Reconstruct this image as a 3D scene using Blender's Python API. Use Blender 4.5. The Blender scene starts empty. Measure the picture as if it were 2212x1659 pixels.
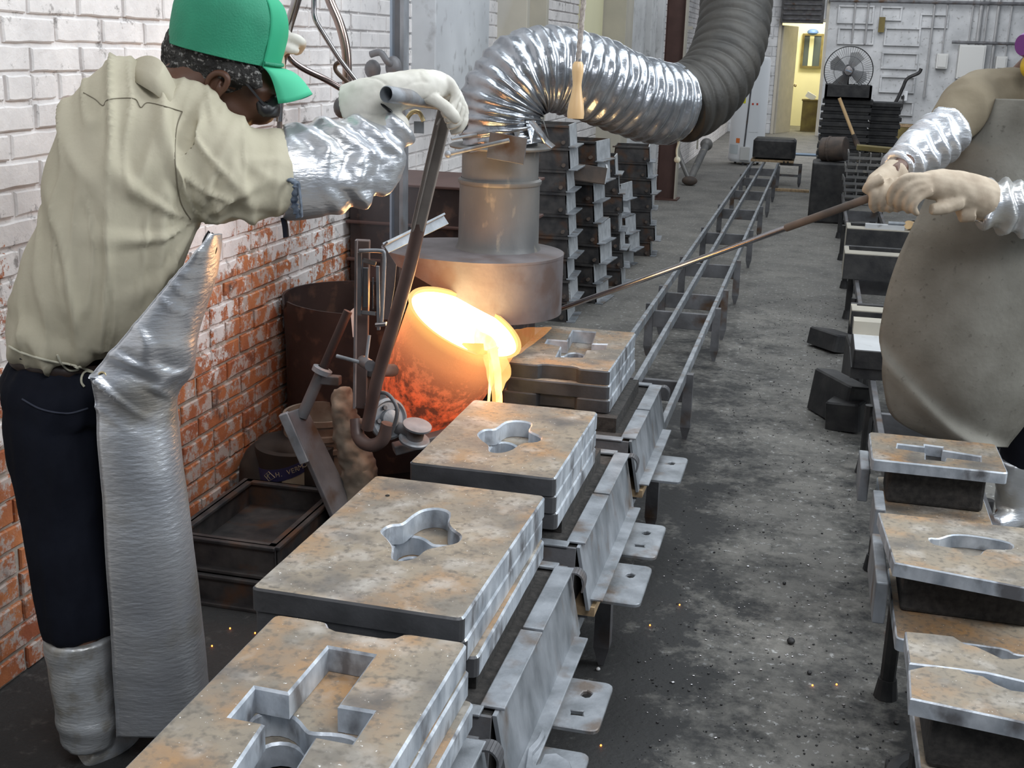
import bpy, bmesh, math, random
import numpy as np
from mathutils import Vector, Matrix, noise
from mathutils.geometry import tessellate_polygon
random.seed(7)
S = bpy.context.scene
C = S.collection
PI = math.pi
V = Vector

# ---------------------------------------------------------------- camera
FPX, CH, CX, CY = 2600.0, 1.65, 1106.0, 829.5
_y = V((1785 - CX, 120 - CY, FPX)).normalized()
_z = V((1, .03, 0)).cross(_y).normalized()
if _z.y > 0: _z = -_z
_x = _y.cross(_z)
RC = Matrix((_x, _y, _z))                       # camera axes (x right, y down, z forward) to world
EYE = V((0, 0, CH))
cam_d = bpy.data.cameras.new('camera'); cam = bpy.data.objects.new('camera', cam_d); C.objects.link(cam)
cam_d.sensor_width = 36; cam_d.lens = FPX / 2212 * 36; cam_d.clip_start = .05
cm = Matrix((RC @ V((1, 0, 0)), -(RC @ V((0, 1, 0))), -(RC @ V((0, 0, 1))))).transposed().to_4x4()
cm.translation = EYE
cam.matrix_world = cm
S.camera = cam
CR = RC @ V((1, 0, 0)); CU = -(RC @ V((0, 1, 0))); CF = RC @ V((0, 0, 1))

def ray(px, py): return RC @ V((px - CX, py - CY, FPX))
def at(px, py, Y): d = ray(px, py); return EYE + d * (Y / d.y)            # point of that pixel at distance Y along the hall
def atz(px, py, z): d = ray(px, py); return EYE + d * ((z - CH) / d.z)     # ... at height z
def atx(px, py, x): d = ray(px, py); return EYE + d * (x / d.x)
def mpp(p): return (RC.transposed() @ (V(p) - EYE)).z / FPX               # metres per pixel there

# ---------------------------------------------------------------- light, world, exposure
w = bpy.data.worlds.new('world'); S.world = w; w.use_nodes = True
w.node_tree.nodes['Background'].inputs[0].default_value = (.62, .72, .85, 1)
w.node_tree.nodes['Background'].inputs[1].default_value = .24
S.view_settings.view_transform = 'Standard'; S.view_settings.look = 'None'
S.view_settings.exposure = 0.0; S.view_settings.gamma = 1; S.view_settings.use_curve_mapping = False
def area(name, loc, tgt, sx, sy, e, col):
    l = bpy.data.lights.new(name, 'AREA'); l.shape = 'RECTANGLE'; l.size = sx; l.size_y = sy; l.energy = e; l.color = col
    o = bpy.data.objects.new(name, l); C.objects.link(o); o.location = loc
    o.rotation_euler = (V(tgt) - V(loc)).to_track_quat('-Z', 'Y').to_euler()
    return o
area('hall_window_light', (3.6, 3.6, 3.6), (-.9, 3.2, .7), 2.2, 3.5, 215, (.90, .96, 1))
area('ceiling_and_fill_light', (.1, 4.3, 4.2), (-.7, 3.9, 0), 1.5, 4, 105, (.90, .96, 1))
area('ceiling_and_fill_light', (.5, .3, 3.3), (-1.3, 2.8, 1.0), 1.6, 1.0, 62, (.95, .97, 1))  # fill lamp added behind the camera to brighten the pourer's back
area('ceiling_and_fill_light', (-.2, 12.5, 4.6), (-.2, 12.5, 0), 3, 8, 170, (.93, .97, 1))
area('ceiling_and_fill_light', (1.2, 21.5, 4.6), (1.2, 24.5, 0.6), 4, 5, 300, (.95, .97, 1))

# ---------------------------------------------------------------- materials
def nodes(m): return m.node_tree.nodes, m.node_tree.links
MATS = {}
def mat(name, c1, c2=None, rough=.6, metal=0., scale=6., bump=0., bscale=40., stretch=(1, 1, 1), mid=.5, width=.18,
        c3=None, c3scale=25., c3mid=.62, emit=None, estr=0., alpha=None, bdist=.004, spec=.5, rough2=None, bstretch=None):
    m = bpy.data.materials.new(name); m.use_nodes = True; N, L = nodes(m); b = N['Principled BSDF']
    b.inputs['Roughness'].default_value = rough; b.inputs['Metallic'].default_value = metal
    b.inputs['Specular IOR Level'].default_value = spec
    def c4(c): return (c[0], c[1], c[2], 1)
    b.inputs['Base Color'].default_value = c4(c1)
    geo = N.new('ShaderNodeNewGeometry')
    mp = N.new('ShaderNodeMapping'); mp.inputs['Scale'].default_value = stretch; L.new(geo.outputs['Position'], mp.inputs[0])
    def ramp(sc, mi, wd, det=6):
        n = N.new('ShaderNodeTexNoise'); n.inputs['Scale'].default_value = sc; n.inputs['Detail'].default_value = det
        L.new(mp.outputs[0], n.inputs['Vector'])
        r = N.new('ShaderNodeMapRange'); r.inputs['From Min'].default_value = mi - wd; r.inputs['From Max'].default_value = mi + wd
        L.new(n.outputs[0], r.inputs[0]); return r.outputs[0]
    def mix(f, a, bcol):
        x = N.new('ShaderNodeMix'); x.data_type = 'RGBA'; L.new(f, x.inputs[0])
        if isinstance(a, tuple): x.inputs[6].default_value = c4(a)
        else: L.new(a, x.inputs[6])
        x.inputs[7].default_value = c4(bcol); return x.outputs[2]
    if c2:
        f = ramp(scale, mid, width); col = mix(f, tuple(c1), c2)
        if c3: col = mix(ramp(c3scale, c3mid, .07), col, c3)
        L.new(col, b.inputs['Base Color'])
        if rough2 is not None:
            r = N.new('ShaderNodeMapRange'); r.inputs['To Min'].default_value = rough; r.inputs['To Max'].default_value = rough2
            L.new(f, r.inputs[0]); L.new(r.outputs[0], b.inputs['Roughness'])
    if bump:
        n = N.new('ShaderNodeTexNoise'); n.inputs['Scale'].default_value = bscale; n.inputs['Detail'].default_value = 5
        if bstretch:
            m2 = N.new('ShaderNodeMapping'); m2.inputs['Scale'].default_value = bstretch; L.new(geo.outputs['Position'], m2.inputs[0]); L.new(m2.outputs[0], n.inputs['Vector'])
        else: L.new(mp.outputs[0], n.inputs['Vector'])
        bp = N.new('ShaderNodeBump'); bp.inputs['Strength'].default_value = bump; bp.inputs['Distance'].default_value = bdist
        L.new(n.outputs[0], bp.inputs['Height']); L.new(bp.outputs[0], b.inputs['Normal'])
    if emit:
        b.inputs['Emission Color'].default_value = c4(emit); b.inputs['Emission Strength'].default_value = estr
    if alpha is not None: b.inputs['Alpha'].default_value = alpha
    MATS[name] = m; return m

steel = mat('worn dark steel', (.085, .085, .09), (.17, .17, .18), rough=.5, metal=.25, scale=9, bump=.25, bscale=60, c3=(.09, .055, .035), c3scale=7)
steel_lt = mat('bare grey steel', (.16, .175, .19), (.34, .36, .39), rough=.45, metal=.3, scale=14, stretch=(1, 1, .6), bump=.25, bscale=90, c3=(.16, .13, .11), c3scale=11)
plate_side = mat('scraped plate edge', (.22, .25, .29), (.62, .66, .71), rough=.42, metal=.35, scale=18, stretch=(1, 1.3, .7), mid=.44, width=.20, bump=.3, bscale=70, c3=(.16, .16, .17), c3scale=13, c3mid=.6)
chrome = mat('polished steel tube', (.42, .42, .44), (.30, .27, .26), rough=.2, metal=1., scale=8)
blackiron = mat('black iron', (.022, .022, .024), (.055, .053, .052), rough=.55, metal=.3, scale=12, bump=.3, bscale=50)
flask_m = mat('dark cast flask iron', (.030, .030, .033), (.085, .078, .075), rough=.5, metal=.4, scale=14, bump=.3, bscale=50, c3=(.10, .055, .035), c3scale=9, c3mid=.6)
flask_lit = mat('lit flask side', (.42, .44, .46), (.62, .64, .66), rough=.5, metal=.25, scale=20, bump=.2, bscale=60)  # light from the right painted into the right-hand flask sides
barrel_m = mat('soot brown sheet steel', (.026, .018, .018), (.055, .036, .033), rough=.5, metal=.2, scale=6, bump=.2, bscale=30, c3=(.13, .075, .055), c3scale=14)
hood_m = mat('heat stained hood steel', (.115, .098, .10), (.20, .18, .185), rough=.6, metal=.1, scale=7, bump=.3, bscale=60, c3=(.12, .085, .075), c3scale=6, c3mid=.58)
pipe_m = mat('dusty duct pipe steel', (.13, .13, .13), (.23, .22, .205), rough=.5, metal=.3, scale=5, stretch=(1, 1, .5), bump=.2, bscale=60, c3=(.42, .37, .28), c3scale=18, c3mid=.68)
foil = mat('silver duct tape wrap', (.26, .275, .30), (.40, .42, .45), rough=.27, metal=.8, scale=14, bump=.5, bscale=30, bdist=.006)
blackhose = mat('dark ribbed hose fabric', (.018, .0165, .014), (.038, .034, .028), rough=.6, scale=10, bump=.4, bscale=50)
woodm = mat('worn wooden board', (.42, .30, .17), (.22, .15, .09), rough=.7, scale=9, stretch=(4, .6, 4), bump=.3)
turned = mat('varnished turned wood', (.80, .56, .30), (.68, .44, .22), rough=.38, scale=9, stretch=(3, 3, .6))
rope_m = mat('dirty rope', (.50, .45, .40), (.28, .24, .22), rough=.9, scale=160)
plate_end = mat('shaded plate end', (.035, .035, .037), (.085, .085, .09), rough=.45, metal=.2, scale=9, bump=.3, bscale=60)  # shade on the camera-facing plate ends put into the colour
sand_m = mat('black moulding sand', (.022, .021, .020), (.055, .05, .046), rough=.95, scale=60, bump=.6, bscale=120)
khaki = mat('khaki work shirt cloth', (.43, .395, .295), (.49, .45, .345), rough=.85, scale=5, bump=.28, bscale=14, bdist=.015, spec=.2)
navy = mat('navy work trousers', (.004, .005, .010), (.008, .010, .018), rough=.85, scale=7, bump=.35, bscale=14, bdist=.012, spec=.2)
silver_m = mat('aluminized cloth', (.56, .58, .62), (.70, .72, .75), rough=.34, metal=.72, scale=10, bump=.6, bscale=38, bdist=.003, bstretch=(1, 1, 3.5), c3=(.50, .48, .44), c3scale=5, c3mid=.62)
silver_d = mat('scuffed aluminized cloth', (.56, .58, .60), (.66, .68, .69), rough=.42, metal=.6, scale=14, bump=.5, bscale=45, bdist=.003, bstretch=(1, 1, 4), c3=(.46, .45, .42), c3scale=22, c3mid=.56)
glove_w = mat('pale leather glove', (.70, .68, .62), (.50, .48, .42), rough=.7, scale=14, bump=.3, bscale=30)
glove_t = mat('tan leather glove', (.46, .38, .29), (.33, .26, .19), rough=.75, scale=18, bump=.3, bscale=40)
skin = mat('dark brown skin', (.085, .036, .020), (.11, .05, .028), rough=.5, scale=9, bump=.1)
hair_m = mat('greying cropped hair', (.012, .011, .010), (.05, .048, .045), rough=.95, scale=30, c3=(.36, .35, .33), c3scale=120, c3mid=.62, bump=1, bscale=160, bdist=.01)
cap_m = mat('green cap mesh', (.015, .20, .11), (.025, .28, .155), rough=.7, scale=9, bump=.5, bscale=240, bdist=.003)
cap_f = mat('green cap foam', (.02, .33, .17), (.022, .37, .19), rough=.75, scale=9)
cap_b = mat('green cap brim', (.05, .45, .25), rough=.7)
blk = mat('black plastic', (.012, .012, .013), rough=.35)
leather_b = mat('dark brown leather belt', (.035, .022, .018), rough=.45)
brass = mat('brass eyelet', (.62, .50, .28), rough=.35, metal=.8)
twine = mat('cream apron cord', (.50, .48, .38), rough=.9)
denim = mat('frayed blue denim', (.03, .045, .075), (.16, .19, .23), rough=.9, scale=60)
olive = mat('olive work shirt cloth', (.155, .128, .088), (.20, .168, .12), rough=.9, scale=6, bump=.3, bscale=16, bdist=.012, spec=.2)
hide = mat('grimy leather apron', (.235, .225, .195), (.125, .115, .095), rough=.82, scale=6, mid=.52, width=.2, bump=.3, bscale=60, c3=(.10, .092, .078), c3scale=60, c3mid=.70)
white_en = mat('white enamel', (.86, .88, .90), rough=.3)
grey_en = mat('grey painted steel box', (.62, .62, .60), rough=.5)
paint_w = mat('grimy white paint', (.62, .62, .62), (.46, .46, .46), rough=.8, scale=3, c3=(.30, .30, .30), c3scale=16, c3mid=.64, bump=.3, bscale=30)
paint_s = mat('grey white painted steel', (.42, .43, .44), (.60, .61, .62), rough=.6, scale=3, c3=(.25, .245, .24), c3scale=14, c3mid=.66)
conduit_m = mat('grey conduit', (.33, .33, .33), (.42, .42, .42), rough=.5, metal=.2)
paint_b = mat('beige paint', (.50, .46, .38), (.42, .39, .33), rough=.7, scale=5)
rustcol = mat('brown primer steel', (.075, .035, .028), (.10, .05, .04), rough=.6, scale=8)
yellow_w = mat('cream yellow wall paint', (.80, .76, .50), (.76, .72, .48), rough=.8, scale=3)
yellow_l = mat('yellow label', (.85, .80, .03), rough=.5)
orange_l = mat('orange sticker', (.85, .22, .05), rough=.5)
red_l = mat('red print', (.6, .08, .05), rough=.5)
greylab = mat('grey label', (.62, .68, .70), rough=.5)
blue_p = mat('blue plastic', (.08, .15, .30), rough=.5)
bluey = mat('pale blue steel', (.28, .36, .46), rough=.4, metal=.3)
glassm = mat('dim window glass', (.10, .12, .12), rough=.1)
oldwood = mat('stained yellow plywood', (.20, .16, .05), (.12, .09, .035), rough=.8, scale=6)
rusty = mat('rusty iron', (.12, .085, .065), (.055, .045, .04), rough=.7, scale=10, bump=.4)
purple = mat('purple respirator filter', (.13, .025, .17), rough=.45)
amber = mat('amber yellow plastic', (.55, .36, .02), rough=.4)
dark_in = mat('dark shaft', (.01, .01, .01), rough=.9)
cream = mat('dirty cream bucket plastic', (.30, .27, .22), (.13, .09, .065), rough=.75, scale=11, bump=.5, bscale=25)
bag_m = mat('sooty paper sack', (.02, .016, .014), (.04, .028, .02), rough=.85, scale=9, bump=.5, bscale=14)
label_blue = mat('dark blue print', (.025, .025, .09), rough=.6)
label_cream = mat('cream print', (.38, .33, .24), rough=.7)
navy_patch = mat('navy name patch', (.01, .014, .03), rough=.8)
patch_edge = mat('grey patch stitching', (.38, .42, .42), rough=.8)
white_st = mat('white stitching', (.75, .78, .82), rough=.8)
lever_m = mat('warm grey lever steel', (.20, .18, .17), (.30, .28, .26), rough=.45, metal=.2, scale=9, bump=.2, bscale=60)
lever_d = mat('sooty brown lever pipe', (.085, .055, .05), (.14, .10, .09), rough=.42, metal=.15, scale=8)
rod_lit_m = mat('melt lit steel rod', (.35, .26, .22), (.22, .19, .19), rough=.22, metal=1., scale=6)  # orange light of the melt put into the rod colour
ember_m = mat('glowing ember', (.1, .02, .01), emit=(1, .25, .04), estr=6)

def molten(name, core, cool, strength):
    m = bpy.data.materials.new(name); m.use_nodes = True; N, L = nodes(m); b = N['Principled BSDF']
    b.inputs['Base Color'].default_value = (.1, .04, .02, 1); b.inputs['Roughness'].default_value = .7
    geo = N.new('ShaderNodeNewGeometry'); n = N.new('ShaderNodeTexNoise'); n.inputs['Scale'].default_value = 22; n.inputs['Detail'].default_value = 7
    L.new(geo.outputs['Position'], n.inputs['Vector'])
    x = N.new('ShaderNodeMix'); x.data_type = 'RGBA'; x.inputs[6].default_value = (*cool, 1); x.inputs[7].default_value = (*core, 1)
    r = N.new('ShaderNodeMapRange'); r.inputs[1].default_value = .35; r.inputs[2].default_value = .65
    L.new(n.outputs[0], r.inputs[0]); L.new(r.outputs[0], x.inputs[0])
    L.new(x.outputs[2], b.inputs['Emission Color']); b.inputs['Emission Strength'].default_value = strength
    return m
metal_hot = molten('molten iron', (1, .86, .45), (1, .78, .36), 9)
metal_str = molten('pouring iron stream', (1, .72, .22), (1, .55, .12), 4)
# glowing ladle shell: hottest at the rim, cooling towards the foot
ladle_m = bpy.data.materials.new('glowing ladle shell'); ladle_m.use_nodes = True
def _ladle(m, axis0, axis1):
    N, L = nodes(m); b = N['Principled BSDF']; b.inputs['Roughness'].default_value = .8
    b.inputs['Base Color'].default_value = (.16, .09, .06, 1)
    geo = N.new('ShaderNodeNewGeometry')
    sub = N.new('ShaderNodeVectorMath'); sub.operation = 'SUBTRACT'; sub.inputs[1].default_value = axis0; L.new(geo.outputs['Position'], sub.inputs[0])
    dot = N.new('ShaderNodeVectorMath'); dot.operation = 'DOT_PRODUCT'; d = V(axis1) - V(axis0); dot.inputs[1].default_value = d / d.length_squared
    L.new(sub.outputs[0], dot.inputs[0])
    n = N.new('ShaderNodeTexNoise'); n.inputs['Scale'].default_value = 26; n.inputs['Detail'].default_value = 8; n.inputs['Roughness'].default_value = .7
    L.new(geo.outputs['Position'], n.inputs['Vector'])
    cr = N.new('ShaderNodeValToRGB'); e = cr.color_ramp.elements
    e[0].position = 0; e[0].color = (.30, .022, .006, 1); e[1].position = 1; e[1].color = (1, .50, .13, 1)
    k = cr.color_ramp.elements.new(.35); k.color = (.62, .075, .018, 1)
    k = cr.color_ramp.elements.new(.62); k.color = (.50, .13, .045, 1)
    k = cr.color_ramp.elements.new(.88); k.color = (.62, .23, .075, 1)
    L.new(dot.outputs['Value'], cr.inputs[0])
    r = N.new('ShaderNodeMapRange'); r.inputs[1].default_value = .40; r.inputs[2].default_value = .58; r.inputs[3].default_value = .12; r.inputs[4].default_value = 1
    L.new(n.outputs[0], r.inputs[0])
    # scale crust only on the lower half
    fade = N.new('ShaderNodeMapRange'); fade.inputs[1].default_value = .35; fade.inputs[2].default_value = .75; L.new(dot.outputs['Value'], fade.inputs[0])
    mx = N.new('ShaderNodeMath'); mx.operation = 'MAXIMUM'; L.new(r.outputs[0], mx.inputs[0]); L.new(fade.outputs[0], mx.inputs[1])
    ml = N.new('ShaderNodeVectorMath'); ml.operation = 'SCALE'; L.new(cr.outputs[0], ml.inputs[0]); L.new(mx.outputs[0], ml.inputs['Scale'])
    L.new(ml.outputs[0], b.inputs['Emission Color']); b.inputs['Emission Strength'].default_value = 1.15
    bp = N.new('ShaderNodeBump'); bp.inputs['Strength'].default_value = .6; bp.inputs['Distance'].default_value = .008; L.new(n.outputs[0], bp.inputs['Height']); L.new(bp.outputs[0], b.inputs['Normal'])

# foundry plate tops: grey steel dusted tan and rust
plate_top = bpy.data.materials.new('rust dusted plate top'); plate_top.use_nodes = True
def _plate(m):
    N, L = nodes(m); b = N['Principled BSDF']; b.inputs['Roughness'].default_value = .62; b.inputs['Metallic'].default_value = .08
    geo = N.new('ShaderNodeNewGeometry')
    def nz(sc, lo, hi, det=6, off=0):
        mp = N.new('ShaderNodeMapping'); mp.inputs['Location'].default_value = (off, off, 0); L.new(geo.outputs['Position'], mp.inputs[0])
        n = N.new('ShaderNodeTexNoise'); n.inputs['Scale'].default_value = sc; n.inputs['Detail'].default_value = det; L.new(mp.outputs[0], n.inputs['Vector'])
        r = N.new('ShaderNodeMapRange'); r.inputs[1].default_value = lo; r.inputs[2].default_value = hi; L.new(n.outputs[0], r.inputs[0]); return r.outputs[0]
    def mx(f, a, bc):
        x = N.new('ShaderNodeMix'); x.data_type = 'RGBA'; L.new(f, x.inputs[0])
        if isinstance(a, tuple): x.inputs[6].default_value = a
        else: L.new(a, x.inputs[6])
        x.inputs[7].default_value = bc; return x.outputs[2]
    c = mx(nz(5, .34, .66), (.20, .18, .15, 1), (.32, .265, .195, 1))
    c = mx(nz(7, .47, .74, 7, 3), c, (.38, .215, .095, 1))
    c = mx(nz(10, .52, .76, 9, 9), c, (.46, .43, .39, 1))
    c = mx(nz(70, .50, .75, 6, 2), c, (.13, .115, .095, 1))
    c = mx(nz(6, .54, .74, 9, 17), c, (.10, .095, .09, 1))
    c = mx(nz(170, .72, .76, 2, 5), c, (.75, .74, .72, 1))
    L.new(c, b.inputs['Base Color'])
    n = N.new('ShaderNodeTexNoise'); n.inputs['Scale'].default_value = 90; n.inputs['Detail'].default_value = 5; L.new(geo.outputs['Position'], n.inputs['Vector'])
    bp = N.new('ShaderNodeBump'); bp.inputs['Strength'].default_value = .3; bp.inputs['Distance'].default_value = .002; L.new(n.outputs[0], bp.inputs['Height']); L.new(bp.outputs[0], b.inputs['Normal'])
_plate(plate_top)

# bricks: orange clay under peeling white paint, more paint higher on the wall
def brick_mat(name, painted, mortar=False):
    m = bpy.data.materials.new(name); m.use_nodes = True; N, L = nodes(m); b = N['Principled BSDF']; b.inputs['Roughness'].default_value = .85
    geo = N.new('ShaderNodeNewGeometry'); sp = N.new('ShaderNodeSeparateXYZ'); L.new(geo.outputs['Position'], sp.inputs[0])
    def nz(sc, det=8, rough=.65, off=0):
        mp = N.new('ShaderNodeMapping'); mp.inputs['Location'].default_value = (off, off, off); L.new(geo.outputs['Position'], mp.inputs[0])
        n = N.new('ShaderNodeTexNoise'); n.inputs['Scale'].default_value = sc; n.inputs['Detail'].default_value = det; n.inputs['Roughness'].default_value = rough
        L.new(mp.outputs[0], n.inputs['Vector']); return n.outputs[0]
    def rg(v, a, bb, c=0., d=1.):
        r = N.new('ShaderNodeMapRange'); r.inputs[1].default_value = a; r.inputs[2].default_value = bb; r.inputs[3].default_value = c; r.inputs[4].default_value = d
        L.new(v, r.inputs[0]); return r.outputs[0]
    def add(a, bb):
        x = N.new('ShaderNodeMath'); L.new(a, x.inputs[0]); L.new(bb, x.inputs[1]); return x.outputs[0]
    def mx(f, a, c):
        x = N.new('ShaderNodeMix'); x.data_type = 'RGBA'; L.new(f, x.inputs[0])
        for k, s in ((6, a), (7, c)):
            if isinstance(s, tuple): x.inputs[k].default_value = s
            else: L.new(s, x.inputs[k])
        return x.outputs[2]
    white = mx(rg(nz(6, 8), .35, .7), (.80, .76, .74, 1), (.60, .57, .56, 1))
    white = mx(rg(nz(11, 10, .75, 4), .57, .64), white, (.27, .25, .24, 1))
    if mortar: base = mx(rg(nz(9), .4, .6), (.46, .42, .37, 1), (.30, .26, .22, 1))
    else:
        base = mx(rg(nz(4.2, 3), .35, .65), (.54, .20, .075, 1), (.33, .095, .042, 1))
        base = mx(rg(nz(15, 10, .75, 7), .49, .56), base, (.50, .43, .39, 1))
        base = mx(rg(nz(7, 8, .7, 2), .58, .70), base, (.09, .05, .04, 1))
    if painted == 1:
        f = add(rg(sp.outputs[2], .30, 1.45, -.62, .80), add(rg(nz(3.2, 3, .5), .3, .7, -.30, .30), rg(nz(16, 10, .75, 5), .3, .7, -.5, .5)))
        f = add(f, rg(sp.outputs[1], 4.7, 6.2, 0., 1.6)); f = rg(f, -.04, .04); L.new(mx(f, base, white), b.inputs['Base Color'])
    else: L.new(white, b.inputs['Base Color'])
    bp = N.new('ShaderNodeBump'); bp.inputs['Strength'].default_value = .7; bp.inputs['Distance'].default_value = .006; L.new(nz(30), bp.inputs['Height']); L.new(bp.outputs[0], b.inputs['Normal'])
    return m
brick_a = brick_mat('peeling painted brick', 1); mortar_a = brick_mat('lime mortar with paint', 1, True)

# concrete floor with soot and spilled sand along the mould lines
floor_m = bpy.data.materials.new('sooty and shaded concrete floor'); floor_m.use_nodes = True
def _floor(m):
    N, L = nodes(m); b = N['Principled BSDF']; b.inputs['Roughness'].default_value = .7
    geo = N.new('ShaderNodeNewGeometry'); sp = N.new('ShaderNodeSeparateXYZ'); L.new(geo.outputs['Position'], sp.inputs[0])
    def nz(sc, det=8, rough=.6):
        n = N.new('ShaderNodeTexNoise'); n.inputs['Scale'].default_value = sc; n.inputs['Detail'].default_value = det; n.inputs['Roughness'].default_value = rough
        L.new(geo.outputs['Position'], n.inputs['Vector']); return n.outputs[0]
    def rg(v, a, bb, c=0., d=1.):
        r = N.new('ShaderNodeMapRange'); r.inputs[1].default_value = a; r.inputs[2].default_value = bb; r.inputs[3].default_value = c; r.inputs[4].default_value = d
        L.new(v, r.inputs[0]); return r.outputs[0]
    def ma(op, a, c):
        x = N.new('ShaderNodeMath'); x.operation = op
        for k, s in ((0, a), (1, c)):
            if isinstance(s, float): x.inputs[k].default_value = s
            else: L.new(s, x.inputs[k])
        return x.outputs[0]
    def mx(f, a, c):
        x = N.new('ShaderNodeMix'); x.data_type = 'RGBA'; L.new(f, x.inputs[0])
        for k, s in ((6, a), (7, c)):
            if isinstance(s, tuple): x.inputs[k].default_value = s
            else: L.new(s, x.inputs[k])
        return x.outputs[2]
    base = mx(rg(nz(2.5), .35, .65), (.205, .195, .175, 1), (.125, .12, .11, 1))
    base = mx(rg(nz(38, 4), .60, .68), base, (.42, .42, .41, 1))
    # soot: strongest near the two mould lines and near the pouring end
    dl = ma('ABSOLUTE', ma('ADD', sp.outputs[0], .50), 0.); dr = ma('ABSOLUTE', ma('ADD', sp.outputs[0], -.42), 0.)
    near = ma('MAXIMUM', rg(dl, .12, .75, 1., 0.), rg(dr, .05, .42, .8, 0.))
    yf = rg(sp.outputs[1], 3.4, 9.5, 1.05, .12)
    s = ma('ADD', ma('MULTIPLY', near, yf), rg(nz(4.5, 9, .7), .3, .7, -.55, .45))
    left = ma('MULTIPLY', rg(sp.outputs[0], -1.0, -.8, 1., 0.), rg(sp.outputs[1], 5., 7., .9, 0.))  # deep shade between wall and moulds painted dark on the floor
    s = ma('MAXIMUM', s, ma('ADD', left, rg(nz(6), .3, .7, -.2, .2)))
    s = ma('ADD', s, rg(nz(26, 8, .75), .3, .7, -.32, .32))
    L.new(mx(rg(s, .12, .80), base, (.022, .022, .022, 1)), b.inputs['Base Color'])
    bp = N.new('ShaderNodeBump'); bp.inputs['Strength'].default_value = .6; bp.inputs['Distance'].default_value = .008; L.new(nz(45), bp.inputs['Height']); L.new(bp.outputs[0], b.inputs['Normal'])
_floor(floor_m)

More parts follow.
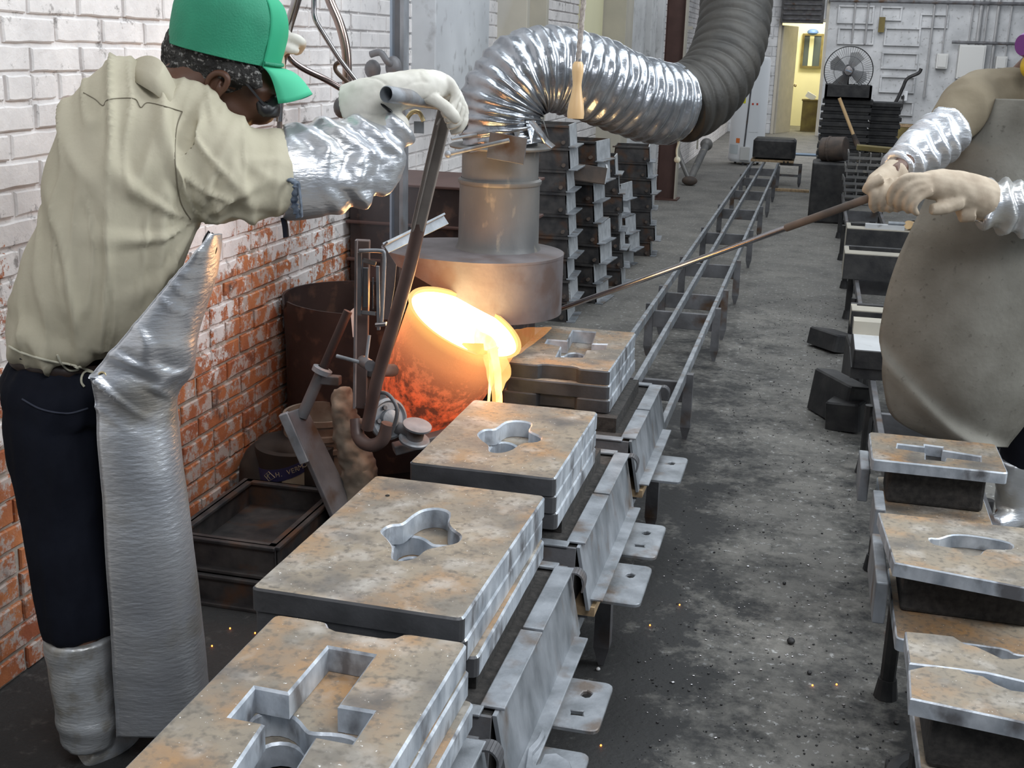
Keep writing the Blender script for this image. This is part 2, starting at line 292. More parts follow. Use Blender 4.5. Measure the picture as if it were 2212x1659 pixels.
# ---------------------------------------------------------------- mesh helpers
class MB:
    def __init__(s): s.v = []; s.f = []; s.m = []; s.mi = 0
    def add(s, vs, fs):
        o = len(s.v); s.v += [tuple(p) for p in vs]; s.f += [tuple(i + o for i in f) for f in fs]; s.m += [s.mi] * len(fs); return s
    def box(s, c, d, rot=None, taper=1.):
        x, y, z = d[0] / 2, d[1] / 2, d[2] / 2
        P = [V((sx * x * (taper if sz > 0 else 1), sy * y * (taper if sz > 0 else 1), sz * z)) for sz in (-1, 1) for sy in (-1, 1) for sx in (-1, 1)]
        if rot is not None: P = [rot @ p for p in P]
        return s.add([p + V(c) for p in P], [(0, 2, 3, 1), (4, 5, 7, 6), (0, 1, 5, 4), (2, 6, 7, 3), (0, 4, 6, 2), (1, 3, 7, 5)])
    def bb(s, a, b): a = V(a); b = V(b); return s.box((a + b) / 2, [abs(k) for k in (b - a)])
    def bar(s, a, b, w, h, up=(0, 0, 1)):
        a = V(a); b = V(b); d = b - a; L_ = d.length; d.normalize(); u = V(up); x = d.cross(u)
        if x.length < 1e-4: x = d.cross(V((1, 0, 0)))
        x.normalize(); z = x.cross(d)
        return s.box((a + b) / 2, (w, L_, h), Matrix((x, d, z)).transposed())
    def loft(s, rings, closed=False, caps=True):
        n = len(rings[0]); vs = [p for r in rings for p in r]; fs = []; m = len(rings)
        for i in range(m if closed else m - 1):
            a = i * n; b = ((i + 1) % m) * n
            for j in range(n): k = (j + 1) % n; fs.append((a + j, a + k, b + k, b + j))
        if caps and not closed: fs += [tuple(range(n))[::-1], tuple(range((m - 1) * n, m * n))]
        return s.add(vs, fs)
    def tube(s, pts, r, n=12, ref=None, closed=False, caps=True, fn=None):
        pts = [V(p) for p in pts]; m = len(pts); R = r if isinstance(r, (list, tuple)) else [r] * m
        T = []
        for i in range(m):
            a = pts[(i - 1) % m] if (i > 0 or closed) else pts[0]; b = pts[(i + 1) % m] if (i < m - 1 or closed) else pts[-1]
            T.append((b - a).normalized())
        u = V(ref) if ref else (V((0, 0, 1)) if abs(T[0].z) < .9 else V((1, 0, 0)))
        rings = []
        for i in range(m):
            if ref: u = V(ref)
            u = (u - T[i] * u.dot(T[i])).normalized(); v = T[i].cross(u)
            ra, rb = R[i] if isinstance(R[i], (list, tuple)) else (R[i], R[i])
            ring = []
            for j in range(n):
                t = 2 * PI * j / n; k = fn(i, t) if fn else 1.
                ring.append(pts[i] + u * math.cos(t) * ra * k + v * math.sin(t) * rb * k)
            rings.append(ring)
        return s.loft(rings, closed, caps)
    def cyl(s, a, b, r, n=16, r2=None): return s.tube([a, b], [r, r if r2 is None else r2], n)
    def lathe(s, prof, c, axis=(0, 0, 1), n=32, caps=False):
        ax = V(axis).normalized(); u = ax.cross(V((0, 1, 0)));
        if u.length < .1: u = ax.cross(V((1, 0, 0)))
        u.normalize(); v = ax.cross(u); c = V(c)
        return s.loft([[c + ax * h + (u * math.cos(2 * PI * j / n) + v * math.sin(2 * PI * j / n)) * r for j in range(n)] for r, h in prof], False, caps)
    def ball(s, c, r, n=12, m=8, rot=None):
        rr = r if isinstance(r, (list, tuple)) else (r, r, r); vs = []; fs = []
        rings = []
        for i in range(1, m):
            a = PI * i / m; rings.append([V((math.sin(a) * math.cos(2 * PI * j / n) * rr[0], math.sin(a) * math.sin(2 * PI * j / n) * rr[1], -math.cos(a) * rr[2])) for j in range(n)])
        vs = [p for r_ in rings for p in r_] + [V((0, 0, -rr[2])), V((0, 0, rr[2]))]
        for i in range(m - 2):
            for j in range(n): k = (j + 1) % n; fs.append((i * n + j, i * n + k, (i + 1) * n + k, (i + 1) * n + j))
        B = (m - 1) * n
        for j in range(n): k = (j + 1) % n; fs.append((B, k, j)); fs.append((B + 1, (m - 2) * n + j, (m - 2) * n + k))
        if rot is not None: vs = [rot @ p for p in vs]
        return s.add([p + V(c) for p in vs], fs)
    def prism(s, loops, z0, z1, cham=.0, top=0, side=1, fr=None):
        """polygon with holes (outer ccw, holes cw) extruded z0..z1, chamfered top rim"""
        fr = fr or (lambda x, y, z: V((x, y, z)))
        def off(lp, d):
            n = len(lp); o = []
            for i in range(n):
                a, b, c = V(lp[i - 1]), V(lp[i]), V(lp[(i + 1) % n]); e1 = (b - a).normalized(); e2 = (c - b).normalized()
                nn = V((-e1.y - e2.y, e1.x + e2.x)); q = max(.35, (1 + e1.dot(e2)) / 2); nn = nn.normalized() * (d / math.sqrt(q)) if nn.length > 1e-6 else V((0, 0)); o.append(b + nn)
            return o
        tops = [off(lp, cham) for lp in loops] if cham else [[V(p) for p in lp] for lp in loops]
        flat = [p for lp in tops for p in lp]
        tri = tessellate_polygon([[V((p.x, p.y, 0)) for p in lp] for lp in tops])
        tri = [t if (flat[t[1]] - flat[t[0]]).cross(flat[t[2]] - flat[t[0]]) > 0 else t[::-1] for t in tri]
        s.mi = top; s.add([fr(p.x, p.y, z1) for p in flat], tri)
        s.mi = side; s.add([fr(p[0], p[1], z0) for lp in loops for p in lp], [t[::-1] for t in tri])
        for lp, tp in zip(loops, tops):
            n = len(lp); rs = [[fr(p[0], p[1], z0) for p in lp], [fr(p[0], p[1], z1 - cham) for p in lp]]
            if cham: rs.append([fr(p[0], p[1], z1) for p in tp])
            s.loft(rs, False, False)
        s.mi = 0
        return s
    def mesh(s, name, mats, smooth=None):
        me = bpy.data.meshes.new(name); me.from_pydata(s.v, [], s.f)
        for m in (mats if isinstance(mats, (list, tuple)) else [mats]): me.materials.append(m)
        if len(set(s.m)) > 1: me.polygons.foreach_set('material_index', s.m)
        if smooth is not None:
            me.polygons.foreach_set('use_smooth', [True] * len(s.f)); me.set_sharp_from_angle(angle=math.radians(smooth))
        me.validate(); me.update(); return me
    def obj(s, name, mats, parent=None, smooth=None, bevel=0, solid=0, **kw):
        o = bpy.data.objects.new(name, s.mesh(name, mats, smooth)); C.objects.link(o)
        if solid: md = o.modifiers.new('solid', 'SOLIDIFY'); md.thickness = solid; md.offset = 0
        if bevel: md = o.modifiers.new('bevel', 'BEVEL'); md.width = bevel; md.segments = 2; md.limit_method = 'ANGLE'
        if parent: put(o, parent)
        return tag(o, **kw)
def put(o, parent):
    o.parent = parent; o.matrix_parent_inverse = Matrix.Translation(-parent.location) if parent.type == 'EMPTY' else Matrix()
    return o
def tag(o, label=None, cat=None, group=None, kind=None):
    if label: o['label'] = label
    if cat: o['category'] = cat
    if group: o['group'] = group
    if kind: o['kind'] = kind
    return o
def thing(name, loc, label, cat, group=None):
    o = bpy.data.objects.new(name, None); C.objects.link(o); o.location = loc; o.empty_display_size = .05
    return tag(o, label, cat, group)
def cr(pts, k=8, closed=False):
    pts = [V(p) for p in pts]; n = len(pts); out = []
    for i in range(n if closed else n - 1):
        g = lambda j: pts[j % n] if closed else pts[max(0, min(n - 1, j))]
        p0, p1, p2, p3 = g(i - 1), g(i), g(i + 1), g(i + 2)
        for j in range(k):
            t = j / k; out.append(.5 * ((2 * p1) + (p2 - p0) * t + (2 * p0 - 5 * p1 + 4 * p2 - p3) * t * t + (3 * p1 - p0 - 3 * p2 + p3) * t ** 3))
    if not closed: out.append(pts[-1])
    return out
def cr1(vals, k=8):
    o = cr([V((v, 0, 0)) for v in vals], k); return [p.x for p in o]
def fuse(mb, name, m, parent, voxel=.008, smooth=6, fn=None, **kw):
    """one continuous surface grown from overlapping volumes"""
    me = mb.mesh(name, m); o = bpy.data.objects.new(name, me); C.objects.link(o)
    r = o.modifiers.new('r', 'REMESH'); r.mode = 'VOXEL'; r.voxel_size = voxel
    if smooth: q = o.modifiers.new('s', 'SMOOTH'); q.iterations = smooth; q.factor = .5
    dg = bpy.context.evaluated_depsgraph_get(); ev = o.evaluated_get(dg); me2 = bpy.data.meshes.new_from_object(ev, depsgraph=dg)
    o.modifiers.clear(); o.data = me2; bpy.data.meshes.remove(me); me2.name = name
    if not me2.materials: me2.materials.append(m)
    if fn:
        n = len(me2.vertices); co = np.empty(n * 3); me2.vertices.foreach_get('co', co); no = np.empty(n * 3); me2.vertex_normals.foreach_get('vector', no)
        co = co.reshape(-1, 3); no = no.reshape(-1, 3)
        d = np.array([fn(V(p), V(q_)) for p, q_ in zip(co, no)]); co += no * d[:, None]; me2.vertices.foreach_set('co', co.ravel())
    me2.polygons.foreach_set('use_smooth', [True] * len(me2.polygons)); me2.update()
    if parent: put(o, parent)
    return tag(o, **kw)
def ptube(mb, P, n=16, k=5, ref=None):
    """tube through (px,py,Y,ra_px,rb_px): a blob of that width across and rb deep"""
    pts = [at(p[0], p[1], p[2]) for p in P]; sc = [mpp(q) for q in pts]
    ra = cr1([p[3] * s for p, s in zip(P, sc)], k); rb = cr1([(p[4] if len(p) > 4 else p[3]) * s for p, s in zip(P, sc)], k)
    # first radius lies across the picture plane, second along the view
    pp = cr(pts, k); m = len(pp); rings = []
    for i in range(m):
        t = (pp[min(m - 1, i + 1)] - pp[max(0, i - 1)]).normalized()
        v = (CF - t * CF.dot(t)).normalized(); u = t.cross(v)
        rings.append([pp[i] + u * math.cos(2 * PI * j / n) * ra[i] + v * math.sin(2 * PI * j / n) * rb[i] for j in range(n)])
    mb.loft(rings); return mb
ORD = ['', 'lowest', 'second', 'third', 'fourth', 'fifth', 'sixth', 'seventh', 'eighth', 'ninth', 'tenth', 'eleventh', 'twelfth']
def dup(root, loc, rz=0., label=None, group=None):
    """copy a thing with its parts and sub-parts"""
    r = root.copy(); C.objects.link(r); r.location = loc; r.rotation_euler = (0, 0, rz)
    if label: r['label'] = label
    if group: r['group'] = group
    for ch in list(root.children):
        c = ch.copy(); C.objects.link(c); c.parent = r; c.matrix_parent_inverse = ch.matrix_parent_inverse.copy()
        for g in list(ch.children):
            d = g.copy(); C.objects.link(d); d.parent = c
    return r
def rrect(x0, y0, x1, y1, r, k=4, wob=0.):
    o = []
    for cx, cy, a in ((x1 - r, y0 + r, -PI / 2), (x1 - r, y1 - r, 0), (x0 + r, y1 - r, PI / 2), (x0 + r, y0 + r, PI)):
        for i in range(k + 1): t = a + PI / 2 * i / k; o.append((cx + r * math.cos(t) + random.uniform(-wob, wob), cy + r * math.sin(t) + random.uniform(-wob, wob)))
    return o

# ================================================================ SETTING
MB().bb((-2.1, -2.5, -.1), (6, 32, 0)).obj('floor', floor_m, kind='structure')
WX = -1.932
wall = MB().bb((-2.12, -1, 0), (WX, 27, 4.2)).obj('wall_left', mortar_a, kind='structure')
def brick_mesh(L_, H_, name):
    n = []
    for a, b, k in (((0, 0), (L_, 0), 4), ((L_, 0), (L_, H_), 2), ((L_, H_), (0, H_), 4), ((0, H_), (0, 0), 2)):
        for i in range(k):
            t = i / k; j = .0022
            n.append((a[0] + (b[0] - a[0]) * t + random.uniform(-j, j), a[1] + (b[1] - a[1]) * t + random.uniform(-j, j)))
    return MB().prism([n], -.03, .0075, .004, 0, 0, fr=lambda x, y, z: V((z, x, y))).mesh(name, brick_a, 30)
full = [brick_mesh(.204, .0590, 'brick') for _ in range(6)]; half = [brick_mesh(.097, .0590, 'brick') for _ in range(3)]
rows = []
for r in range(48):
    z = .005 + r * .0705; hdr = (r % 6 == 3); step = .108 if hdr else .216; y = 2.30 + (0 if hdr else (r % 2) * .108)
    while y < (26.8 if z < 2.6 else 9): rows.append((z, y, hdr)); y += step
near_b, far_b = [], []
for z, y, h in rows: (near_b if (y < 4.75 and z < 1.74 and not (y > 4.5 and h)) else far_b).append((z, y, h))
near_b.sort(key=lambda q: q[1] + (1.2 if q[2] else 0)); far_b += near_b[300:]; near_b = near_b[:300]
for z, y, h in near_b:
    o = bpy.data.objects.new('brick', random.choice(half if h else full)); C.objects.link(o)
    o.location = (WX + random.uniform(-.001, .005), y + random.uniform(-.004, .004), z + random.uniform(-.002, .002)); o.rotation_euler.x = random.uniform(-.008, .008); o.parent = wall
fb = MB()
for z, y, h in far_b:
    if z > 2.9: continue
    q = random.uniform(-.001, .004); L_ = .098 if h else .205
    a = V((WX - .01, y, z)); b = V((WX + .010 + q, y + L_, z + .061)); i = .003
    rs = [[V((X_, a.y + e, a.z + e)), V((X_, b.y - e, a.z + e)), V((X_, b.y - e, b.z - e)), V((X_, a.y + e, b.z - e))] for X_, e in ((a.x, 0), (b.x - .003, 0), (b.x, i))]
    fb.loft(rs)
fb.obj('distant_brick', brick_a, wall, kind='stuff')

# pilasters, posts and painted steel along the left wall
MB().bb((WX, 5.66, 1.40), (-1.80, 6.62, 3.2)).bb((WX, 5.62, 1.38), (-1.79, 6.66, 1.42)).obj('trim_1', paint_s, kind='structure', bevel=.006)
MB().bb((WX, 7.25, 0), (-1.74, 7.32, 3)).bb((WX, 7.32, 0), (-1.86, 7.78, 3)).bb((WX, 7.78, 0), (-1.74, 7.84, 3)).obj('trim_2', paint_b, kind='structure', bevel=.004)
MB().bb((WX, 9.75, 1.35), (-1.90, 10.72, 3)).obj('trim_3', yellow_w, kind='structure')
MB().bb((WX, 10.75, 0), (-1.70, 11.15, 3.2)).obj('trim_4', paint_b, kind='structure', bevel=.006)
tr = MB().bb((WX, 11.2, 0), (-1.72, 13.4, 3.2)).bb((-1.73, 12.1, 0), (-1.66, 12.35, 3.2)).bb((-1.73, 12.95, 0), (-1.66, 13.1, 3.2)).obj('trim_5', paint_w, kind='structure', bevel=.01)
t = thing('steel_column', (-1.62, 14.0, 0), 'dark brown steel column standing clear of the white left wall behind the bent hose', 'column')
MB().bb((-1.75, 13.9, 0), (-1.745, 14.1, 3.6)).bb((-1.55, 13.9, 0), (-1.545, 14.1, 3.6)).bb((-1.745, 13.99, 0), (-1.55, 14.01, 3.6)).obj('flange_beam', rustcol, t)
MB().bb((-1.545, 13.9, 0), (-1.53, 14.1, 3.6)).obj('edge_strip', paint_b, t)
MB().bb((-1.80, 13.85, 0), (-1.50, 14.15, .015)).obj('base_plate', rustcol, t)
t = thing('fire_extinguisher', (-1.84, 15.4, 1.2), 'small dark red fire extinguisher on the white wall beside the brown column', 'fire extinguisher')
p = at(1462, 165, 15.4); p.x = -1.84; MB().lathe([(0, -.2), (.06, -.2), (.065, .1), (.03, .17), (.02, .2), (0, .2)], p, n=14).obj('bottle', rustcol, t, smooth=40)
MB().box(p + V((0, 0, .22)), (.03, .09, .02)).cyl(p + V((0, 0, .2)), p + V((.07, 0, .08)), .01, 6).obj('nozzle', blk, t)
t = thing('wall_pipes', atx(1478, 100, -1.78), 'pair of white vertical pipes with clamps running down the white block wall', 'pipe')
for px in (1472, 1481):
    q = at(px, 30, 16.0); MB().cyl((q.x, 16, .9), (q.x, 16, 3.2), .022, 10).obj('pipe', paint_s, t, smooth=40)
q = at(1478, 60, 15.97); MB().box(q, (.22, .02, .04)).obj('clamp', paint_b, t)
q = at(1524, 60, 16.4); MB().cyl((q.x, 16.4, .4), (q.x, 16.4, 3.2), .012, 8).obj('conduit', paint_b, smooth=40, label='thin grey conduit on the wall just left of the hose rise', cat='pipe')
# bent exhaust pipe lying low by the wall
t = thing('drain_pipe', atz(1495, 385, 0), 'rusty grey elbow pipe leaning at the foot of the white wall', 'pipe')
a, b, c = at(1526, 312, 16.6), at(1490, 384, 15.6), at(1466, 332, 15.8)
b.z = .06
MB().tube([a, b], [.05, .045], 12).obj('pipe', pipe_m, t, smooth=40)
MB().ball(a, .085).obj('elbow', pipe_m, t, smooth=60)
MB().ball(b, (.10, .07, .06)).obj('foot', rusty, t, smooth=60)
MB().tube(cr([b, c, at(1463, 300, 15.8), at(1465, 240, 15.8)]), .03, 8).obj('hose', pipe_m, t, smooth=60)

# back wall and the yellow room behind its door
D0, D1, DZ = -.96, -.08, 2.32
back = MB().bb((-2.12, 27, 0), (D0, 27.2, 4.2)).bb((D0, 27, DZ), (D1, 27.2, 4.2)).bb((D1, 27, 0), (6, 27.2, 4.2)).obj('wall_back', paint_s, kind='structure')
for r in range(14):
    x = -1.92 + (r % 2) * .2
    while x < D0 - .05:
        x1 = min(x + .39, D0 - .01); MB().bb((x, 26.985, r * .2 + .005), (x1, 27.02, r * .2 + .195)).obj('block', paint_s, back, bevel=.004); x += .4
MB().bb((D0 - .06, 26.95, 0), (D0, 27.2, DZ + .06)).bb((D1, 26.95, 0), (D1 + .06, 27.2, 3.4)).bb((D0, 26.95, DZ), (D1, 27.2, DZ + .06)).obj('trim_6', paint_b, kind='structure')
dr = MB().box((-.80, 27.5, 1.12), (.05, .95, 2.24), Matrix.Rotation(-.30, 3, 'Z')).obj('door_1', paint_b, kind='structure', bevel=.004)
MB().ball((-.60, 27.85, 1.0), .035, 10, 8).obj('door_knob', brass, dr, smooth=60)
MB().bb((-1.3, 30.4, 0), (1.2, 30.5, 3)).bb((-1.4, 27.2, 0), (-1.3, 30.5, 3)).bb((1.2, 27.2, 0), (1.3, 30.5, 3)).obj('wall_office', yellow_w, kind='structure')
MB().bb((-1.4, 27.2, 2.9), (1.3, 30.5, 3.0)).obj('ceiling_office', paint_s, kind='structure')
a, b = at(1733, 142, 30.38), at(1775, 78, 30.38)
wn = MB().bb((a.x, 30.34, a.z), (b.x, 30.40, b.z)).obj('window_1', glassm, kind='structure')
m_ = MB(); e = .05
m_.bb((a.x - e, 30.3, a.z - e), (b.x + e, 30.4, a.z)).bb((a.x - e, 30.3, b.z), (b.x + e, 30.4, b.z + e)).bb((a.x - e, 30.3, a.z), (a.x, 30.4, b.z)).bb((b.x, 30.3, a.z), (b.x + e, 30.4, b.z)); m_.obj('window_frame', oldwood, wn)
MB().bb((a.x + .12, 30.32, a.z), (a.x + .22, 30.335, b.z)).obj('curtain', yellow_w, wn)
l = bpy.data.lights.new('office_lamp', 'POINT'); l.energy = 110; l.color = (1, .95, .78); l.shadow_soft_size = .25; lo = bpy.data.objects.new('office_lamp', l); C.objects.link(lo); lo.location = (-.2, 29.2, 2.6)
q = at(1756, 69, 30); t = thing('hanging_helmet', q, 'small blue hard hat above the office window seen through the door', 'hat')
MB().ball(q, (.13, .1, .07)).obj('shell', blue_p, t, smooth=60); MB().lathe([(.16, -.03), (.16, -.02), (.1, -.02)], q, n=20).obj('rim', blue_p, t)
a, b = at(1727, 292, 28.3), at(1767, 219, 28.3)
t = thing('plywood_cabinet', (a.x, 28.3, 0), 'stained yellow plywood cabinet inside the office doorway', 'cabinet')
MB().bb((a.x, 28.3, 0), (b.x, 28.7, b.z)).obj('body', oldwood, t); MB().bb((a.x - .02, 28.28, b.z), (b.x + .02, 28.72, b.z + .03)).obj('top', oldwood, t)
MB().box(((a.x + b.x) / 2, 28.5, b.z + .10), (.22, .25, .12), Matrix.Rotation(.5, 3, 'Y')).obj('paper_roll', white_en, label='loose white papers standing on the plywood cabinet', cat='papers')
a, b = at(1686, 49, 26.8), at(1784, -12, 26.8)
t = thing('transom_box', (a.x, 26.9, a.z), 'black louvred box mounted above the office doorway', 'vent')
MB().bb((a.x, 26.7, a.z), (b.x, 26.98, b.z + .1)).obj('housing', blackiron, t)
for i in range(6): MB().box(((a.x + b.x) / 2, 26.68, a.z + .08 + i * .1), (b.x - a.x - .1, .05, .02), Matrix.Rotation(.5, 3, 'X')).obj('louvre', steel, t)
def wall_frame(x0, y0, x1, y1, lab):
    a, b = at(x0, y1, 26.97), at(x1, y0, 26.97); g = .035; m = MB()
    m.bb((a.x, 26.93, a.z), (b.x, 26.99, a.z + g)).bb((a.x, 26.93, b.z - g), (b.x, 26.99, b.z)).bb((a.x, 26.94, a.z), (a.x + g, 26.99, b.z)).bb((b.x - g, 26.94, a.z), (b.x, 26.99, b.z))
    m.obj('panel_frame', paint_s, back)
for q in [(1908, 60, 1990, 98, 0), (1902, 114, 1984, 148, 0), (1898, 165, 1978, 199, 0), (1938, 219, 1974, 249, 0), (1808, 60, 1890, 95, 0), (1808, 12, 1890, 50, 0), (1900, 14, 1950, 44, 0), (1985, 30, 2050, 60, 0)]: wall_frame(*q)
def ebox(x0, y0, x1, y1, lab, d=.16, nm='electrical_box'):
    a, b = at(x0, y1, 26.8), at(x1, y0, 26.8); t = thing(nm, (a.x, 26.9, a.z), lab, 'electrical box')
    MB().bb((a.x, 26.99 - d, a.z), (b.x, 26.99, b.z)).obj('case', grey_en, t, bevel=.008)
    MB().bb((a.x + .03, 26.97 - d, a.z + .03), (b.x - .03, 26.99 - d, b.z - .03)).obj('cover', grey_en, t, bevel=.006)
ebox(2021, 116, 2050, 148, 'small grey switch box on the far wall below one conduit')
ebox(2064, 98, 2131, 170, 'large pale electrical panel on the far wall above the worker shoulder', .25)
ebox(2150, 122, 2178, 150, 'small grey box at the right end of the far wall conduits')
for i, (x, y0, y1, r, lab) in enumerate([(1840, -20, 92, .02, 'thin conduit down to the fan on the far wall, left one'), (1868, -20, 95, .02, 'thin conduit behind the fan on the far wall, right one'),
        (1996, 22, 210, .022, 'long conduit between the wall frames and the switch box'), (2035, -20, 116, .015, 'thin conduit ending on the small switch box'), (2092, -20, 98, .018, 'thin conduit left of the fat pipe above the large panel'),
        (2110, -20, 98, .04, 'fat vertical conduit entering the large electrical panel'), (2124, -20, 98, .02, 'thin conduit right of the fat pipe above the large panel'), (2140, -20, 150, .03, 'long conduit just right of the large electrical panel'), (2172, -20, 122, .018, 'conduit dropping to the rightmost small wall box')]):
    a, b = at(x, y0, 26.9), at(x, y1, 26.9)
    MB().cyl((b.x, 26.9, b.z), (b.x, 26.9, 3.1), r, 8).obj('conduit', conduit_m, smooth=40, label=lab, cat='pipe')
a, b = at(1790, 6, 26.85), at(2230, 14, 26.85); MB().cyl((a.x, 26.85, 2.75), (5.5, 26.85, 2.75), .035, 8).obj('conduit', steel, smooth=40, label='dark horizontal pipe crossing the top of the far wall', cat='pipe')
a = at(2090, 92, 26.85); MB().cyl((a.x - .3, 26.85, a.z), (5.5, 26.85, a.z), .03, 8).obj('conduit', steel, smooth=40, label='dark horizontal pipe just above the large electrical panel', cat='pipe')
P = [at(*q, 26.6) for q in [(1990, 148), (1984, 158), (1960, 170), (1950, 190), (1938, 215), (1920, 245), (1905, 275)]]; MB().tube(cr(P), .035, 8).obj('hanging_cable', blackiron, smooth=60, label='black cable looping down the far wall to the floor', cat='cable')
P = [at(*q, 26.5) for q in [(1952, 205), (1948, 235), (1930, 262), (1908, 280)]]; MB().tube(cr(P), .012, 6).obj('hanging_cable', blackiron, smooth=60, label='thin second cable hanging from the wall socket', cat='cable')
q = at(1950, 207, 26.8); t = thing('wall_socket', q, 'small white wall socket with a plugged cable', 'socket'); MB().box(q, (.18, .12, .2)).obj('cover_plate', white_en, t, bevel=.01); MB().box(q - V((0, .08, .03)), (.06, .06, .06)).obj('plug', blk, t)
q = at(1905, 50, 26.9); MB().box(q + V((0, 0, -.03)), (.12, .05, .3)).obj('wall_tag', oldwood, label='small yellow tag fixed on the far wall frames', cat='tag')
for i in range(2):
    q = at(1912 + i * 12, 290 - i * 2, 26.6)
q = at(1950, 300, 26.2); t = thing('cardboard_box', (q.x, 26.2, 0), 'small brown box on the floor at the foot of the far wall', 'box')
MB().bb((q.x - .2, 26.1, 0), (q.x + .25, 26.5, .35)).obj('carton', oldwood, t, bevel=.006); MB().bb((q.x - .2, 26.09, .3), (q.x + .25, 26.1, .36)).obj('flap', woodm, t)

# ================================================================ WATER HEATER
q = atz(1607, 357, 0); hx, hy = q.x, q.y + .26
t = thing('water_heater', (hx, hy, 0), 'tall white water heater with yellow label beside the doorway wall', 'water heater')
MB().lathe([(.0, .04), (.24, .04), (.265, .07), (.268, .1), (.268, 1.55), (.25, 1.6), (0, 1.62)], (hx, hy, 0), n=40).obj('tank', white_en, t, smooth=40)
m_ = MB()
for k in range(3): a = k * 2.1 + .4; m_.cyl((hx + .2 * math.cos(a), hy + .2 * math.sin(a), 0), (hx + .2 * math.cos(a), hy + .2 * math.sin(a), .05), .02, 8)
m_.obj('feet', steel, t)
def decal(z0, z1, a0, a1, m, nm, r=.27):
    rs = [[V((hx + r * math.cos(a0 + (a1 - a0) * j / 8), hy + r * math.sin(a0 + (a1 - a0) * j / 8), z)) for j in range(9)] for z in (z0, z1)]
    vs = rs[0] + rs[1]; return MB().add(vs, [(j, j + 1, j + 10, j + 9) for j in range(8)]).obj(nm, m, t, solid=.002)
decal(.92, 1.10, -2.5, -1.75, yellow_l, 'yellow_label'); decal(.16, .30, -2.7, -2.0, greylab, 'grey_label')
decal(.33, .40, -2.15, -1.92, orange_l, 'orange_sticker', .272); decal(.5, .95, -1.45, -.9, white_en, 'instruction_label', .272); decal(.90, .93, -1.4, -1.3, red_l, 'warning_mark', .275); decal(.90, .93, -1.15, -1.05, red_l, 'warning_mark', .275)
MB().cyl((hx - .02, hy - .28, .22), (hx + .03, hy - .28, 1.5), .012, 8).obj('gas_pipe', steel, t, smooth=40)
MB().bb((hx - .07, hy - .33, .08), (hx + .07, hy - .24, .28)).obj('control_box', grey_en, t, bevel=.008)

# ================================================================ STACKS NEAR THE FAN
gx, gy = atz(1818, 440, 0).x, 14.5
tray = None
def tray_stack(cx, cy, w_, d_, n, h, where, group):
    global tray
    for i in range(n):
        lab = '%s black iron board in the %s' % ((ORD[i + 1] if i < 7 else ('topmost' if i == n - 1 else ORD[n - i].replace('lowest', 'topmost') + ' from top')), where)
        if tray is None or abs(tray['w'] - w_) > 1e-3:
            t = thing('bottom_board', (cx, cy, i * h), lab, 'board', group); t['w'] = w_
            MB().bb((cx - w_ / 2, cy - d_ / 2, i * h + h * .40), (cx + w_ / 2, cy + d_ / 2, i * h + h * .97)).obj('board', blackiron, t, bevel=.004)
            MB().box((cx, cy, i * h + h * .2), (w_ * .90, d_ * .92, h * .40)).obj('cleat', blackiron, t, bevel=.004)
            tray = t
        else: dup(tray, (cx + random.uniform(-.01, .01), cy + random.uniform(-.02, .02), i * h), random.uniform(-.02, .02), lab, group)
tray_stack(.28, 14.8, .56, .5, 14, .084, 'tall stack under the fan', 'black boards in the tall stack')
tray_stack(.72, 15.1, .36, .45, 14, .082, 'stack right of the fan stack', 'black boards in the shorter right stack')
a, b = at(1782, 193, 14.6), at(1886, 167, 14.6)
t = thing('iron_crate', ((a.x + b.x) / 2, 14.75, a.z), 'dark iron crate on top of the tall stack carrying the fan', 'crate')
z0 = 14 * .084 + .002
MB().bb((a.x, 14.5, z0), (b.x, 15.0, z0 + .03)).bb((a.x, 14.5, z0), (b.x, 14.53, z0 + .16)).bb((a.x, 14.97, z0), (b.x, 15.0, z0 + .16)).bb((a.x, 14.5, z0), (a.x + .03, 15, z0 + .16)).bb((b.x - .03, 14.5, z0), (b.x, 15, z0 + .16)).obj('crate_walls', blackiron, t, bevel=.004)
fc = at(1833, 153, 14.75)
t = thing('fan', (fc.x, 14.75, z0 + .03), 'round black wire cage fan standing on top of the tall black stack', 'fan')
R_ = .27
m_ = MB()
for k in range(60):
    a_ = 2 * PI * k / 60
    m_.tube([fc + V((R_ * math.cos(a_) * s, -.07 * (1 - s * s), R_ * math.sin(a_) * s)) for s in (.2, .5, .8, 1.)], .0026, 3)
m_.obj('cage_wires', steel, t, kind='stuff')
MB().tube([fc + V((R_ * math.cos(2 * PI * k / 40), 0, R_ * math.sin(2 * PI * k / 40))) for k in range(40)], .006, 6, ref=(0, 1, 0), closed=True).obj('cage_rim', blk, t, smooth=40)
MB().tube([fc + V((R_ * .6 * math.cos(2 * PI * k / 32), -.045, R_ * .6 * math.sin(2 * PI * k / 32))) for k in range(32)], .003, 5, ref=(0, 1, 0), closed=True).obj('cage_ring', steel, t)
MB().lathe([(0, -.005), (.05, -.005), (.052, .004), (.046, .012), (0, .013)], fc + V((0, -.07, 0)), (0, -1, 0), 24).obj('hub_badge', chrome, t, smooth=40)
MB().box(fc + V((0, -.085, 0)), (.07, .003, .012), Matrix.Rotation(.3, 3, 'Y')).obj('badge_stripe', bluey, t)
for k in range(4):
    a_ = k * PI / 2 + .5; R3 = Matrix.Rotation(a_, 3, 'Y') @ Matrix.Rotation(.4, 3, 'X')
    MB().prism([[(.03, -.02), (.20, -.08), (.23, .02), (.18, .09), (.03, .03)]], -.002, .002, 0, 0, 0, fr=lambda x, y, z: fc + Matrix.Rotation(a_, 3, 'Y') @ V((x, .02 + y * .35 + z, y))).obj('blade', conduit_m, t)
MB().cyl(fc + V((0, .03, 0)), fc + V((0, .16, 0)), .07, 18).obj('motor', blk, t, smooth=40)
